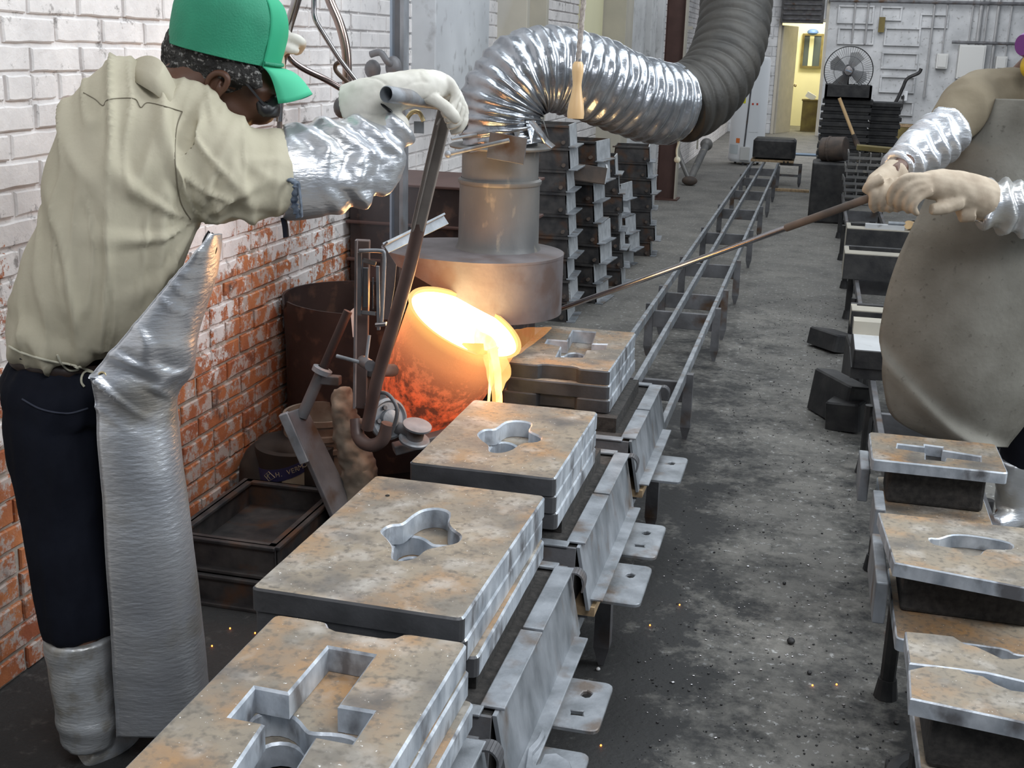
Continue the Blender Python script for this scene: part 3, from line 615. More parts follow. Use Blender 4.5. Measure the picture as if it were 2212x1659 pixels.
MB().tube(cr([fc + V((0, .12, 0)), fc + V((0, .14, -.15)), V((fc.x, 14.86, z0 + .05))]), .018, 8).box((fc.x, 14.82, z0 + .042), (.24, .2, .02)).obj('stand', blk, t)
# beside the stacks
a, b = at(1813, 212, 12.8), at(1843, 290, 12.8)
t = thing('shovel', b, 'long orange wooden shovel handle leaning against the black stack', 'shovel')
MB().tube([a, b], .017, 10).obj('handle', turned, t, smooth=40); MB().tube([b, b + (b - a).normalized() * .12], [.02, .03], 8).obj('socket', rusty, t)
q = at(1802, 322, 12.9); t = thing('rusty_drum', (q.x, q.y, .3), 'rusty brown iron drum lying on the black block beside the grate stack', 'drum')
MB().lathe([(0, -.13), (.10, -.13), (.12, -.12), (.125, 0), (.12, .12), (.10, .13), (0, .12)], q, (1, -.35, .1), 24).obj('drum_shell', rusty, t, smooth=50); MB().lathe([(.126, -.06), (.132, -.05), (.132, -.04), (.126, -.03)], q, (1, -.35, .1), 24).obj('hoop', rusty, t)
MB().bb((q.x - .2, q.y - .2, 0), (q.x + .2, q.y + .25, q.z - .125)).obj('iron_block', blackiron, bevel=.02, label='black iron block on the floor under the rusty drum', cat='block')
# ================================================================ LEFT MOULD LINE: CONVEYOR
RX = (-.80, -.655, -.47)
t = thing('mould_conveyor', (-.63, 6, 0), 'long low steel rail conveyor running from the moulds to the far hall', 'conveyor')
for x in RX:
    m_ = MB().bb((x - .011, .9, .262), (x + .011, 16.6, .31)); m_.obj('rail', steel_lt, t, bevel=.003)
ybars = [1.0, 2.0, 3.0, 4.0, 5.1, 6.55, 7.1, 8.2, 9.7, 11.3, 12.9, 14.3, 15.6]
for i, y in enumerate(ybars):
    MB().bb((RX[0], y - .012, .17), (RX[2], y + .012, .262)).obj('cross_bar', steel, t, bevel=.003)
    for x in (RX[0] - .02, RX[2] + .02):
        MB().loft([[V((x - .02, y - .02, .30)), V((x + .02, y - .02, .30)), V((x + .02, y + .02, .30)), V((x - .02, y + .02, .30))], [V((x - .022, y - .022, .06)), V((x + .022, y - .022, .06)), V((x + .022, y + .022, .06)), V((x - .022, y + .022, .06))], [V((x - .008, y - .008, 0)), V((x + .008, y - .008, 0)), V((x + .008, y + .008, 0)), V((x - .008, y + .008, 0))]]).obj('leg', steel, t)
# the box waiting at the far end
a, b = atz(1632, 332, .33), atz(1722, 332, .33); bx = (a.x + b.x) / 2
t = thing('mould_box', (bx, 16.3, .33), 'black rounded mould box on a plank at the far end of the rails', 'box')
MB().prism([rrect(bx - .27, 16.05, bx + .27, 16.5, .07)], .36, .60, .03, 0, 0).obj('box_body', blackiron, t, smooth=40)
MB().bb((bx - .23, 16.2, .335), (bx + .23, 16.4, .36)).obj('box_foot', blackiron, t)
t2 = thing('plank', (bx, 16.2, .31), 'brown wooden plank with black stripes under the far mould box', 'plank')
MB().bb((bx - .28, 16.0, .311), (bx + .26, 16.55, .335)).obj('plank_board', woodm, t2)
MB().bb((bx + .13, 15.99, .312), (bx + .15, 16.0, .334)).bb((bx + .18, 15.99, .312), (bx + .20, 16.0, .334)).obj('black_stripe', blk, t2, kind='stuff')
t = thing('rail_stand', (-.25, 16.2, 0), 'short black stand with pointed foot beside the far end of the rails', 'stand')
MB().bb((-.45, 16.1, .27), (-.17, 16.14, .30)).obj('top_bar', steel, t); MB().bb((-.45, 16.1, .13), (-.17, 16.14, .16)).obj('lower_bar', steel, t)
MB().tube([(-.19, 16.12, .27), (-.19, 16.12, .05), (-.19, 16.12, 0)], [.022, .022, .006], 8).obj('leg', steel, t)
q = at(1760, 335, 17); MB().cyl((-.35, 17.0, q.z), (.1, 17.0, q.z), .02, 8).obj('pipe', bluey, label='pale blue bar lying level behind the far mould box', cat='bar')
a, b = atz(1680, 412, .0), atz(1742, 408, .0); MB().box(((a.x + b.x) / 2, a.y, .015), (.42, .1, .03)).obj('plank', woodm, label='loose wooden plank lying on the floor by the far rail stand', cat='plank', bevel=.004)

# ================================================================ MOULD PLATES
def clover(cx, cy, r, sq=1., rot=0., amp=.33, n=56):
    o = []
    for i in range(n):
        a = 2 * PI * i / n; k = r * (1 + amp * math.cos(4 * a)); o.append((cx + math.cos(a + rot) * k, cy + math.sin(a + rot) * k * sq))
    return o[::-1]
def plus(cx, cy, w_, h_, aw, ah, rnd=True):
    return [(cx - aw, cy - h_), (cx - aw, cy - ah), (cx - w_, cy - ah), (cx - w_, cy + ah), (cx - aw, cy + ah), (cx - aw, cy + h_), (cx + aw, cy + h_), (cx + aw, cy + ah), (cx + w_, cy + ah), (cx + w_, cy - ah), (cx + aw, cy - ah), (cx + aw, cy - h_)]
def outline(x0, y0, x1, y1, notch_far=False, notch_near=False, r=.014):
    o = []
    def seg(a, b, k=9, nd=0):
        for i in range(1, k):
            t = i / k; x = a[0] + (b[0] - a[0]) * t; y = a[1] + (b[1] - a[1]) * t
            o.append((x + random.uniform(-.0004, .0004), y + random.uniform(-.0004, .0004)))
    c = rrect(x0, y0, x1, y1, r, 3)
    xm = (x0 + x1) / 2
    o += c[:4]; seg(c[3], c[4]); o += c[4:8]
    if notch_far: o += [(xm + .075, y1), (xm + .062, y1 - .004), (xm + .052, y1 - .020), (xm + .035, y1 - .026), (xm - .05, y1 - .026), (xm - .068, y1 - .018), (xm - .078, y1 - .003), (xm - .09, y1)]
    else: seg(c[7], c[8], 6)
    o += c[8:12]; seg(c[11], c[12]); o += c[12:16]
    if notch_near: o += [(xm - .075, y0), (xm - .062, y0 + .004), (xm - .052, y0 + .018), (xm - .04, y0 + .022), (xm + .045, y0 + .022), (xm + .06, y0 + .016), (xm + .07, y0 + .003), (xm + .08, y0)]
    else: seg(c[15], c[0], 6)
    return o
def plate(px0, py0, px1, py1, z1, th, hole, lab, nf=False, nn=False, rz=0., group='foundry plates on the left mould line', parent=None, name='mould_plate'):
    """rectangular weight with a pouring hole; corners in hall coordinates, top at z1"""
    cx, cy = (px0 + px1) / 2, (py0 + py1) / 2; w2, h2 = (px1 - px0) / 2, (py1 - py0) / 2
    R = Matrix.Rotation(rz, 3, 'Z')
    loops = [outline(-w2, -h2, w2, h2, nf, nn)] + ([[(x - cx, y - cy) for x, y in hole]] if hole else [])
    fr = lambda x, y, z: R @ V((x, y, 0)) + V((cx, cy, z))
    m_ = MB().prism(loops, z1 - th, z1, .004, 0, 1, fr=fr)
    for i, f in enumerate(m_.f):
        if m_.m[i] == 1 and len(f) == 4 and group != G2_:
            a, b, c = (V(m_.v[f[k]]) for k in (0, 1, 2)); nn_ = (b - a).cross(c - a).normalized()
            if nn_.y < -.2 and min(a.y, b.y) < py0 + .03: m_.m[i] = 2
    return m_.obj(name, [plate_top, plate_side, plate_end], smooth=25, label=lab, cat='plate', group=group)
def pz(pts, z): return [(atz(x, y, z).x, atz(x, y, z).y) for x, y in pts]
def ccw(lp):
    a = sum(lp[i - 1][0] * lp[i][1] - lp[i][0] * lp[i - 1][1] for i in range(len(lp))); return lp if a > 0 else lp[::-1]
def cwise(lp): return ccw(lp)[::-1]
T_ = .045; G2_ = 'thin plates on the right mould line'
ZT = .68
def smooth_loop(lp, k=5): return [(p.x, p.y) for p in cr([V((x, y, 0)) for x, y in lp], k, True)]
# nearest mould: plus shaped hole, two clover plates below
x0, x1 = -.846, -.493
hole1 = cwise(pz([(710, 1397), (808, 1415), (729, 1524), (806, 1537), (760, 1605), (680, 1590), (600, 1720), (480, 1700), (572, 1562), (497, 1548), (551, 1484), (624, 1498)], ZT))
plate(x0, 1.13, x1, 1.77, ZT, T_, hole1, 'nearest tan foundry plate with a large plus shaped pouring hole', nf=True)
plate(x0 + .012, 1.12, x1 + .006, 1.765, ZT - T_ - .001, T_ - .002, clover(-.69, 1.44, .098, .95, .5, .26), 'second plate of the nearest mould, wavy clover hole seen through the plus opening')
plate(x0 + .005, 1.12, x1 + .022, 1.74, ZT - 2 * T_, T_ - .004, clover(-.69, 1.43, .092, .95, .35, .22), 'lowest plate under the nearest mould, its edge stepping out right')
# second mould
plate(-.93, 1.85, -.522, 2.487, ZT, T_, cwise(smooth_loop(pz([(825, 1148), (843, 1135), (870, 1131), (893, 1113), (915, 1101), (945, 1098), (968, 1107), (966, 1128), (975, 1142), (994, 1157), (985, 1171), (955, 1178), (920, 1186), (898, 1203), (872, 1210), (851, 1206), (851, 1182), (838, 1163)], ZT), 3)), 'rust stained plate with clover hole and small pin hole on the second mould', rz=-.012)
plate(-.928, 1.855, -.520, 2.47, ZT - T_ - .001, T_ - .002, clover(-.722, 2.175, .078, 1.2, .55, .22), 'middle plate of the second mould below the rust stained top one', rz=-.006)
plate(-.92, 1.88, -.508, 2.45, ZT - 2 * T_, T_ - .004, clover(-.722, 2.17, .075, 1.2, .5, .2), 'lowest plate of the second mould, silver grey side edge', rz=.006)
# third mould
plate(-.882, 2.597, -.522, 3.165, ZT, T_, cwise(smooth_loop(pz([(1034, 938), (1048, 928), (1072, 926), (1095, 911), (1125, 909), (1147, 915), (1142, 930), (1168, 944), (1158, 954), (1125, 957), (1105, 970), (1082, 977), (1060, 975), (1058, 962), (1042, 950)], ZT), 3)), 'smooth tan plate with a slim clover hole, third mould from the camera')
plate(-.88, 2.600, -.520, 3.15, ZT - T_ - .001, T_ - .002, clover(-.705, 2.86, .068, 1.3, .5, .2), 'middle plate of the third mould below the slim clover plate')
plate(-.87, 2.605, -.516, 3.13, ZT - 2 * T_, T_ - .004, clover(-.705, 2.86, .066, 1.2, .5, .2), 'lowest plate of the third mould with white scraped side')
# fourth mould, where the iron is poured
hole4 = cwise(pz([(1238, 713), (1286, 717), (1278, 742), (1311, 743), (1306, 755), (1266, 756), (1258, 772), (1202, 771), (1213, 748), (1179, 742), (1184, 733), (1226, 736)], ZT))
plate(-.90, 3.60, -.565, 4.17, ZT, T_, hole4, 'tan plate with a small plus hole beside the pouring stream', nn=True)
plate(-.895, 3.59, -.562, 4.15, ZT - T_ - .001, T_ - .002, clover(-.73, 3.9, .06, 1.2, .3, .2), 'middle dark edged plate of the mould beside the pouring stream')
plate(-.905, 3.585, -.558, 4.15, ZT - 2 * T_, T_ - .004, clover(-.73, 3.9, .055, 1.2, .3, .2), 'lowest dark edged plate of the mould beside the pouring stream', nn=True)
for (x, y, lab) in [((837), 1071, 'x')]:
    q = atz(837, 1071, ZT); MB().lathe([(0, 0), (.005, 0), (.005, .0012), (0, .0012)], q, n=12).obj('pin_hole', dark_in, label='small black disc painting the shade of a pin hole at the far corner of the second mould', cat='plug')  # black disc on the plate paints the dark inside of a hole

# ================================================================ SAND MOULDS IN STEEL JACKETS
def jacket(xr, y0, y1, where, idx, zt=.505):
    xl = xr - .50; cx = (xl + xr) / 2; zb = .345; sl = .03
    t = thing('mould_jacket', (cx, (y0 + y1) / 2, zb), 'grey steel jacket with hooked lips round the %s sand mould' % where, 'mould jacket', 'steel jackets on the left mould line')
    def wall(a, b, nx, ny):       # sloping wall from top line a-b, flaring outwards to the foot
        th = .008; A, B = V(a), V(b); o = V((nx, ny, 0)); dz = V((0, 0, zt - zb))
        return MB().add([A, B, B + o * th, A + o * th, A + o * sl - dz, B + o * sl - dz, B + o * (sl + th) - dz, A + o * (sl + th) - dz], [(0, 1, 2, 3), (7, 6, 5, 4), (0, 4, 5, 1), (3, 2, 6, 7), (0, 3, 7, 4), (1, 5, 6, 2)])
    Rr, Rl = (xr - sl), (xl + sl)
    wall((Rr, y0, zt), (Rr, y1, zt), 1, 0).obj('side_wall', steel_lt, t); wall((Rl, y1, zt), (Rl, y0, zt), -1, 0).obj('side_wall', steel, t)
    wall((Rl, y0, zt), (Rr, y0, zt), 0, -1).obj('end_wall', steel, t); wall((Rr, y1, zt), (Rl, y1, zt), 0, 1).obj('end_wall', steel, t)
    # flat lips
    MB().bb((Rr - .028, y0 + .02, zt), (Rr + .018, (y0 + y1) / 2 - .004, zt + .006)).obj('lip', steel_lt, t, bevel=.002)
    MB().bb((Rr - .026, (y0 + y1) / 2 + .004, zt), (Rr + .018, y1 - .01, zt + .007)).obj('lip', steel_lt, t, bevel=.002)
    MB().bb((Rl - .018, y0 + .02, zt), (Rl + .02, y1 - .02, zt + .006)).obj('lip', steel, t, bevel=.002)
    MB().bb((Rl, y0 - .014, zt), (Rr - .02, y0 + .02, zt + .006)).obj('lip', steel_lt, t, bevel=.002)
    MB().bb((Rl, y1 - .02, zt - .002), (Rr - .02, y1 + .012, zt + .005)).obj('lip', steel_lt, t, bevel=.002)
    MB().bb((xr, y0 + .03, zb + .012), (xr + .035, y1 - .05, zb + .018)).obj('foot_lip', steel_lt, t, bevel=.002)
    # curled hook at the far corner, bolt on the near end wall
    P = [V((Rr + .005, y1 - .02, zt)), V((Rr + .03, y1 - .02, zt + .004)), V((Rr + .045, y1 - .02, zt - .012)), V((Rr + .043, y1 - .02, zt - .04))]
    m_ = MB()
    for a, b in zip(cr(P, 4), cr(P, 4)[1:]): m_.bar(a, b, .035, .004, up=(b - a).cross(V((0, 1, 0))))
    m_.obj('hook', steel, t)
    q = V((Rr - .03, y0 - .014, zt - .055)); MB().cyl(q, q + V((0, -.014, 0)), .014, 6).obj('bolt', rusty, t); MB().cyl(q + V((0, -.012, 0)), q + V((0, -.028, 0)), .007, 10).obj('bolt_end', rusty, t, smooth=40)
    m_ = MB().bb((Rl + .004, y0 + .004, zb + .004), (Rr - .004, y1 - .004, zt - .006)); m_.obj('sand_mould', sand_m, label='block of black moulding sand inside the %s steel jacket' % where, cat='sand block', group='sand moulds on the left line')
    # sand core column carrying the plates
    m_ = MB().bb((xl + .07, y0 + .09, zt - .005), (Rr - .055, y1 - .09, ZT - 3 * T_)); m_.obj('sand_core', sand_m, label='raised black sand under the plates of the %s mould' % where, cat='sand block', group='raised sand under the plates')
    # board under the mould with two steel ears
    b = thing('bottom_board', (cx, (y0 + y1) / 2, .31), 'wooden bottom board with steel ears under the %s mould' % where, 'board', 'bottom boards on the left mould line')
    MB().bb((xl - .01, y0 + .02, .321), (xr + .018, y1 - .02, .345)).obj('board', woodm, b)
    MB().bb((xl, y0 + .03, .31), (xr, y1 - .03, .321)).obj('runner_plate', steel, b)
    def ear(ya, yb, torn):
        o = rrect(xr - .02, ya, xr + .115, yb, .018, 3)
        hs = [clover(xr + .065, ya + (yb - ya) * .7, .012, 1.2, .4, .1, 10)]
        if torn: hs.append(clover(xr + .06, ya + (yb - ya) * .3, .015, .7, .9, .3, 12))
        MB().prism([o] + hs, .311, .320, .002, 0, 0).obj('ear', steel_lt, b, smooth=30)
    if idx == 0: ear(y1 - .28, y1 - .10, False)
    elif idx == 1: ear(y0 + .02, y0 + .22, False); ear(y0 + .30, y0 + .50, True)
    elif idx == 2: ear(y0 + .12, y0 + .36, False); ear(y0 + .42, y0 + .66, True)
    else: ear(y0 + .2, y0 + .45, False)
    return t
jacket(-.440, 1.12, 1.76, 'nearest', 0)
jacket(-.436, 1.84, 2.50, 'second', 1)
jacket(-.438, 2.62, 3.34, 'third', 2)
jacket(-.442, 3.46, 4.12, 'fourth', 3)
# torn ragged plate at the near end
o_ = smooth_loop([(-.47, 2.02), (-.455, 1.98), (-.43, 1.97), (-.405, 2.02), (-.395, 2.09), (-.38, 2.16), (-.39, 2.22), (-.40, 2.17), (-.415, 2.14), (-.43, 2.20), (-.445, 2.27), (-.46, 2.20)], 4)
ro = [atz(1130, 1690, .366), atz(1245, 1690, .366), atz(1230, 1650, .366), atz(1202, 1632, .366), atz(1175, 1634, .366), atz(1165, 1655, .366), atz(1150, 1660, .366), atz(1150, 1630, .366), atz(1165, 1612, .366), atz(1178, 1590, .366), atz(1172, 1578, .366), atz(1160, 1600, .366), atz(1140, 1622, .366)]
MB().prism([ccw([(q.x, q.y) for q in ro])], .364, .372, .002, 0, 0).obj('torn_plate', steel_lt, smooth=30, label='ragged burnt steel plate with a round tear at the near end of the line', cat='plate')

# ================================================================ RIGHT MOULD LINE
t = thing('mould_conveyor', (.46, 6, 0), 'low rail conveyor on the right carrying thin plates and grates', 'conveyor')
for xa, xb in ((.345, .285), (.62, .60)):
    MB().bar((xa, 1.0, .286), (xb, 13.6, .286), .024, .048).obj('rail', woodm if False else steel, t, bevel=.003)
for y in (1.3, 2.3, 3.05, 3.9, 4.9, 5.9, 7.2, 8.0, 9.1, 10.4, 11.7, 13.0):
    f = (y - 1) / 12.6; xa, xb = .345 - .06 * f, .62 - .02 * f
    MB().bb((xa, y - .012, .17), (xb, y + .012, .262)).obj('cross_bar', steel, t, bevel=.003)
    for x in (xa - .022, xb + .022):
        m_ = MB().tube([(x, y, .29), (x, y, .05)], .02, 8).cyl((x, y, 0), (x, y, .055), .032, 12, .024); m_.obj('leg', blackiron, t)
ZR = .50; G2 = 'thin plates on the right mould line'
def rplate(x0, y0, x1, y1, z1, hole, lab, th=.035, nf=False, nn=False, rz=0.): return plate(x0, y0, x1, y1, z1, th, hole, lab, nf, nn, rz, G2)
slot = cwise(pz([(1940, 958), (1998, 965), (1998, 960), (2036, 965), (2036, 972), (2118, 985), (2118, 997), (2043, 988), (2040, 996), (2000, 992), (2000, 978), (1938, 968)], ZR))
rplate(.243, 2.99+.56, .625, 3.27+.56, ZR, slot, 'narrow tan plate with a stepped slot, farthest of the right line plates', rz=.0)
q0, q1, q2, q3 = [atz(*q, ZR) for q in ((1897, 1106), (2250, 1144), (2250, 1276), (1932, 1215))]
for (lo, hi, lab, hole, nm) in [(0, 0, 'wide tan plate with a half covered hole, second on the right line', cwise(smooth_loop(pz([(2008, 1163), (2030, 1163), (2060, 1155), (2110, 1158), (2180, 1172), (2182, 1186), (2130, 1186), (2115, 1198), (2085, 1198), (2068, 1185), (2020, 1176)], ZR), 3)), 'mould_plate')]:
    lp = ccw([(q.x, q.y) for q in (q0, q1, q2, q3)]); MB().prism([lp, hole], ZR - .035, ZR, .003, 0, 1).obj(nm, [plate_top, plate_side], smooth=25, label=lab, cat='plate', group=G2)
MB().bb((.36, 2.80, ZR - .05), (.52, 3.05, ZR - .036)).obj('sheet_metal', plate_top, label='pale sheet lying under the hole of the wide right plate', cat='sheet')
def halfplate(pts, z, lab):
    lp = ccw(pz(pts, z)); MB().prism([lp], z - .035, z, .003, 0, 1).obj('half_plate', [plate_top, plate_side], smooth=25, label=lab, cat='plate', group='wavy half plates on the right line')
halfplate([(1955, 1363), (2010, 1368), (2060, 1374), (2085, 1390), (2110, 1396), (2140, 1410), (2165, 1422), (2195, 1422), (2240, 1410), (2250, 1480), (2130, 1452), (1964, 1432)], ZR, 'upper half plate with a wavy far edge, right line near the bottom corner')
halfplate([(1963, 1446), (2000, 1438), (2060, 1440), (2090, 1452), (2125, 1460), (2150, 1476), (2185, 1490), (2260, 1500), (2260, 1580), (2212, 1560), (1966, 1508)], ZR - .002, 'lower half plate with a wavy edge, nearest on the right line')
# supports of those plates
def support(x0, y0, x1, y1, z0, z1, lab, m=sand_m): MB().bb((x0, y0, z0), (x1, y1, z1)).obj('sand_block', m, bevel=.01, label=lab, cat='sand block', group='black blocks under the right plates')
support(.30, 3.62, .58, 3.78, .345, ZR - .036, 'black sand block under the slotted right plate')
support(.30, 2.85, .60, 3.05, .345, ZR - .051, 'black sand block under the wide right plate')
support(.31, 2.16, .60, 2.36, .345, ZR - .04, 'black sand block under the two wavy half plates')
def under(x0, y0, x1, y1, z1, lab, nn=False, m=None):
    MB().prism([outline(x0, y0, x1, y1, False, nn)], z1 - .033, z1, .003, 0, 1).obj('bottom_plate', [plate_top, plate_side], smooth=25, label=lab, cat='plate', group='lower plates on the right line')
under(.285, 3.50, .60, 3.86, .344, 'lower tan plate stepping out below the slotted right plate')
under(.285, 2.70, .66, 3.12, .344, 'lower tan plate with a notched front below the wide right plate', nn=True)
under(.30, 2.10, .66, 2.42, .344, 'lower plate hidden beneath the wavy half plates')
# small jaw plates standing at the left of the right line
for (pa, pb, lab) in [((1893, 1152), (1897, 1258), 'upright pale steel strip beside the wide right plate'), ((1864, 972), (1868, 1012), 'small pale steel clip at the left of the slotted right plate'), ((1895, 1058), (1905, 1100), 'dark steel bracket between the first two right plates')]:
    a, b = atz(pa[0], pa[1], .42), atz(pb[0], pb[1], .42)
    MB().bb((a.x - .012, b.y, .31), (a.x + .018, a.y, .42)).obj('steel_strip', steel_lt, bevel=.004, label=lab, cat='steel strip')
# far part of the right line: wooden frames and plates
def frame(px, py, n, lab, w_=.46, top=paint_b, zt=.42, d=.34):
    a = atz(px, py, zt); t = thing('casting_tray', (a.x + w_ / 2, a.y, .31), lab, 'tray', 'open trays on the right line')
    MB().bb((a.x, a.y, .312), (a.x + w_, a.y + .04, zt)).obj('front_board', blackiron, t, bevel=.003); MB().bb((a.x, a.y + d, .312), (a.x + w_, a.y + d + .04, zt)).obj('back_board', blackiron, t, bevel=.003)
    MB().bb((a.x, a.y, zt), (a.x + w_, a.y + .12, zt + .008)).obj('top_strip', top, t, bevel=.002)
    for s in (a.x, a.x + w_ - .03): MB().bb((s, a.y + .04, .312), (s + .03, a.y + d, zt)).obj('side_board', top, t, bevel=.002)
    return a
FA = frame(1830, 494, 0, 'open mould tray with pale top edge, farthest one behind the gloves', zt=.50)
frame(1825, 548, 0, 'open mould tray with ragged pale edge, second beyond the leather apron', zt=.47)
a = frame(1840, 672, 0, 'low pale edged tray close to the left edge of the leather apron', .44, zt=.40, d=.2)
a = atz(1845, 755, .44); t = thing('core_box', (a.x + .2, a.y, .31), 'pale topped iron core box with dark oval hole beside the apron', 'core box')
MB().prism([rrect(a.x, a.y, a.x + .42, a.y + .42, .01), cwise(clover(a.x + .2, a.y + .1, .035, .6, 0, .05, 16))], .36, .44, .004, 0, 1).obj('top', [paint_s, blackiron], t)
MB().bb((a.x - .005, a.y + .005, .312), (a.x + .4, a.y + .40, .36)).obj('base', blackiron, t)
MB().box((a.x + .1, a.y + .36, .47), (.2, .1, .06)).obj('handle_block', paint_b, t)
t = thing('clamp_bar', (.4, 9.7, .51), 'white clamp bar with grey end lying on the farthest open tray', 'clamp')
a = V((FA.x + .25, 0, 0)); MB().box((a.x, FA.y + .05, .523), (.26, .06, .03)).obj('bar', paint_s, t); MB().cyl((a.x + .02, FA.y + .05, .550), (a.x + .2, FA.y + .05, .550), .012, 8).obj('pin', steel_lt, t)
a = V((FA.x + .40, FA.y + .03, .548)); t = thing('wooden_mallet', a, 'short wooden plug with black collar beside the tan gloves', 'mallet')
MB().cyl(a, a + V((.05, .1, -.02)), .03, 12).obj('plug', turned, t, smooth=40); MB().cyl(a + V((.04, .08, -.016)), a + V((.08, .16, -.03)), .04, 12).obj('collar', blk, t, smooth=40)
# grate stack on the right line
gz = .335; GW = .50; a = atz(1822, 386, .33)
gx0, gy0 = at(1826, 380, 11.6).x, 11.6
g0 = None
for i in range(8):
    lab = '%s cast iron grate in the stack behind the tan gloves' % (ORD[i + 1] if i < 7 else 'topmost')
    if g0 is None:
        g0 = t = thing('grate', (gx0 + .22, gy0, gz), lab, 'grate', 'cast iron grates stacked on the right line')
        for yy in (0, .42): MB().bb((gx0, gy0 + yy, gz), (gx0 + GW, gy0 + yy + .012, gz + .024)).obj('long_bar', pipe_m, t)
        for k in range(6): MB().bb((gx0 + (GW - .012) * k / 5, gy0, gz + .024), (gx0 + (GW - .012) * k / 5 + .012, gy0 + .43, gz + .058)).obj('cross_rib', pipe_m, t)
    else: dup(g0, (gx0 + .22 + random.uniform(-.012, .012), gy0 + random.uniform(-.01, .01), gz + i * .0585), random.uniform(-.03, .03), lab)
q = at(1880, 283, 11.8); MB().box((gx0 + .26, 11.85, gz + 8 * .0585 + .025), (.36, .2, .045), Matrix.Rotation(.05, 3, 'Y')).obj('wood_block', oldwood, bevel=.004, label='flat brown wooden board lying on top of the grate stack', cat='board')
# dark scrap between the line and the aisle
def scrap(px, py, z, d, rz, lab):
    q = atz(px, py, z); MB().prism([rrect(-d[0] / 2, -d[1] / 2, d[0] / 2, d[1] / 2, .02, 2)], -d[2] / 2, d[2] / 2, .008, 0, 0, fr=lambda x, y, zz: q + Matrix.Rotation(rz, 3, 'Z') @ Matrix.Rotation(.25 * rz, 3, 'Y') @ V((x, y, zz))).obj('iron_casting', blackiron, label=lab, cat='casting')
scrap(1812, 860, .10, (.12, .35, .2), .5, 'dark angular iron casting leaning by the right line')
scrap(1838, 885, .07, (.16, .3, .13), -.3, 'flat black casting in front of the leaning one')
scrap(1850, 790, .11, (.1, .5, .22), .05, 'black iron slab under the pale core box')
scrap(1802, 735, .05, (.2, .25, .1), .7, 'small heap of black iron at the aisle edge by the core box')
# round black rim at the bottom edge
q = atz(2010, 1668, .05); t = thing('barrow_rim', (q.x, q.y, 0), 'black rounded steel rim on the floor at the bottom right corner', 'rim')
P = [atz(x, y, .06) for x, y in ((1925, 1700), (1930, 1662), (1965, 1640), (2030, 1632), (2085, 1645), (2110, 1680))]
MB().tube(cr(P), .018, 8).obj('rim', blackiron, t, smooth=40); MB().box(q + V((0, -.03, -.02)), (.2, .1, .05)).obj('pan', blackiron, t)
P = [atz(x, y, 0) for x, y in ((1925, 1690), (2100, 1670))]
for k in P: MB().cyl(k, k + V((0, 0, .06)), .012, 8).obj('leg', blackiron, t)
# ================================================================ FLASK STACKS
f0 = None
def flask(cx, cy, z, w_, d, h, rz, lab, group):
    """open rectangular moulding flask with sloping sides, flanged lips and pins"""
    global f0
    key = (round(w_, 2), round(d, 2))
    if f0 is None or f0['key'] != str(key):
        t = thing('flask', (cx, cy, z), lab, 'flask', group); t['key'] = str(key); f0 = t
        th = .008; s_ = .012
        for sx in (-1, 1):
            x = cx + sx * w_ / 2
            MB().add([(x, cy - d / 2, z), (x, cy + d / 2, z), (x - sx * s_, cy + d / 2, z + h), (x - sx * s_, cy - d / 2, z + h), (x - sx * th, cy - d / 2, z), (x - sx * th, cy + d / 2, z), (x - sx * (s_ + th), cy + d / 2, z + h), (x - sx * (s_ + th), cy - d / 2, z + h)],
                     [(0, 1, 2, 3) if sx > 0 else (3, 2, 1, 0), (7, 6, 5, 4), (0, 4, 5, 1), (3, 2, 6, 7), (0, 3, 7, 4), (1, 5, 6, 2)]).obj('side_panel', flask_lit if sx > 0 else flask_m, t)
            MB().bb((x - .01 if sx > 0 else x - .045, cy - d / 2 - .01, z), (x + .045 if sx > 0 else x + .01, cy + d / 2 - .03, z + .009)).obj('lip', steel_lt, t, bevel=.002)
        for sy in (-1, 1):
            y = cy + sy * d / 2
            MB().add([(cx - w_ / 2, y, z), (cx + w_ / 2, y, z), (cx + w_ / 2 - s_, y, z + h), (cx - w_ / 2 + s_, y, z + h), (cx - w_ / 2, y - sy * th, z), (cx + w_ / 2, y - sy * th, z), (cx + w_ / 2 - s_, y - sy * th, z + h), (cx - w_ / 2 + s_, y - sy * th, z + h)],
                     [(3, 2, 1, 0), (4, 5, 6, 7), (0, 1, 5, 4), (2, 3, 7, 6), (0, 4, 7, 3), (1, 2, 6, 5)]).obj('end_panel', flask_m, t)
        MB().bb((cx - w_ / 2 - .01, cy - d / 2 - .02, z + h - .014), (cx + w_ / 2 - .01, cy - d / 2, z + h - .002)).obj('rim_bar', flask_m, t)
        MB().cyl((cx + w_ / 2 - .04, cy - d / 2 - .025, z + .03), (cx + w_ / 2 - .04, cy - d / 2, z + .03), .012, 8).obj('pin', rusty, t)
        r = t
        if rz: r.rotation_euler.z = rz
        return r
    return dup(f0, (cx, cy, z), rz, lab, group)
def fstack(px, Y, n, w_, d, where, h=.134, wob=.03, rz0=0., drift=0.):
    global f0
    f0 = None
    for i in range(n):
        z = i * h; q = at(px, 600, Y); x = q.x - w_ / 2 + drift * i + random.uniform(-.012, .012)
        # keep the right edge of the stack at that pixel column
        x = (at(px, 300, Y).x * z / 1.2 + at(px, 690, Y).x * (1 - z / 1.2)) - w_ / 2 + drift * i + random.uniform(-wob, wob) * .5
        lab = '%s dark iron flask in the %s' % (ORD[i + 1] if i < n - 1 else 'topmost', where)
        flask(x, Y + d / 2, z, w_, d, h - .002, rz0 + random.uniform(-wob, wob), lab, 'flasks in the ' + where)
fstack(1226, 7.2, 9, .42, .34, 'stack just behind the hood pipe', rz0=.05)
fstack(1292, 7.85, 8, .34, .34, 'second stack from the hood pipe', wob=.06, rz0=-.05)
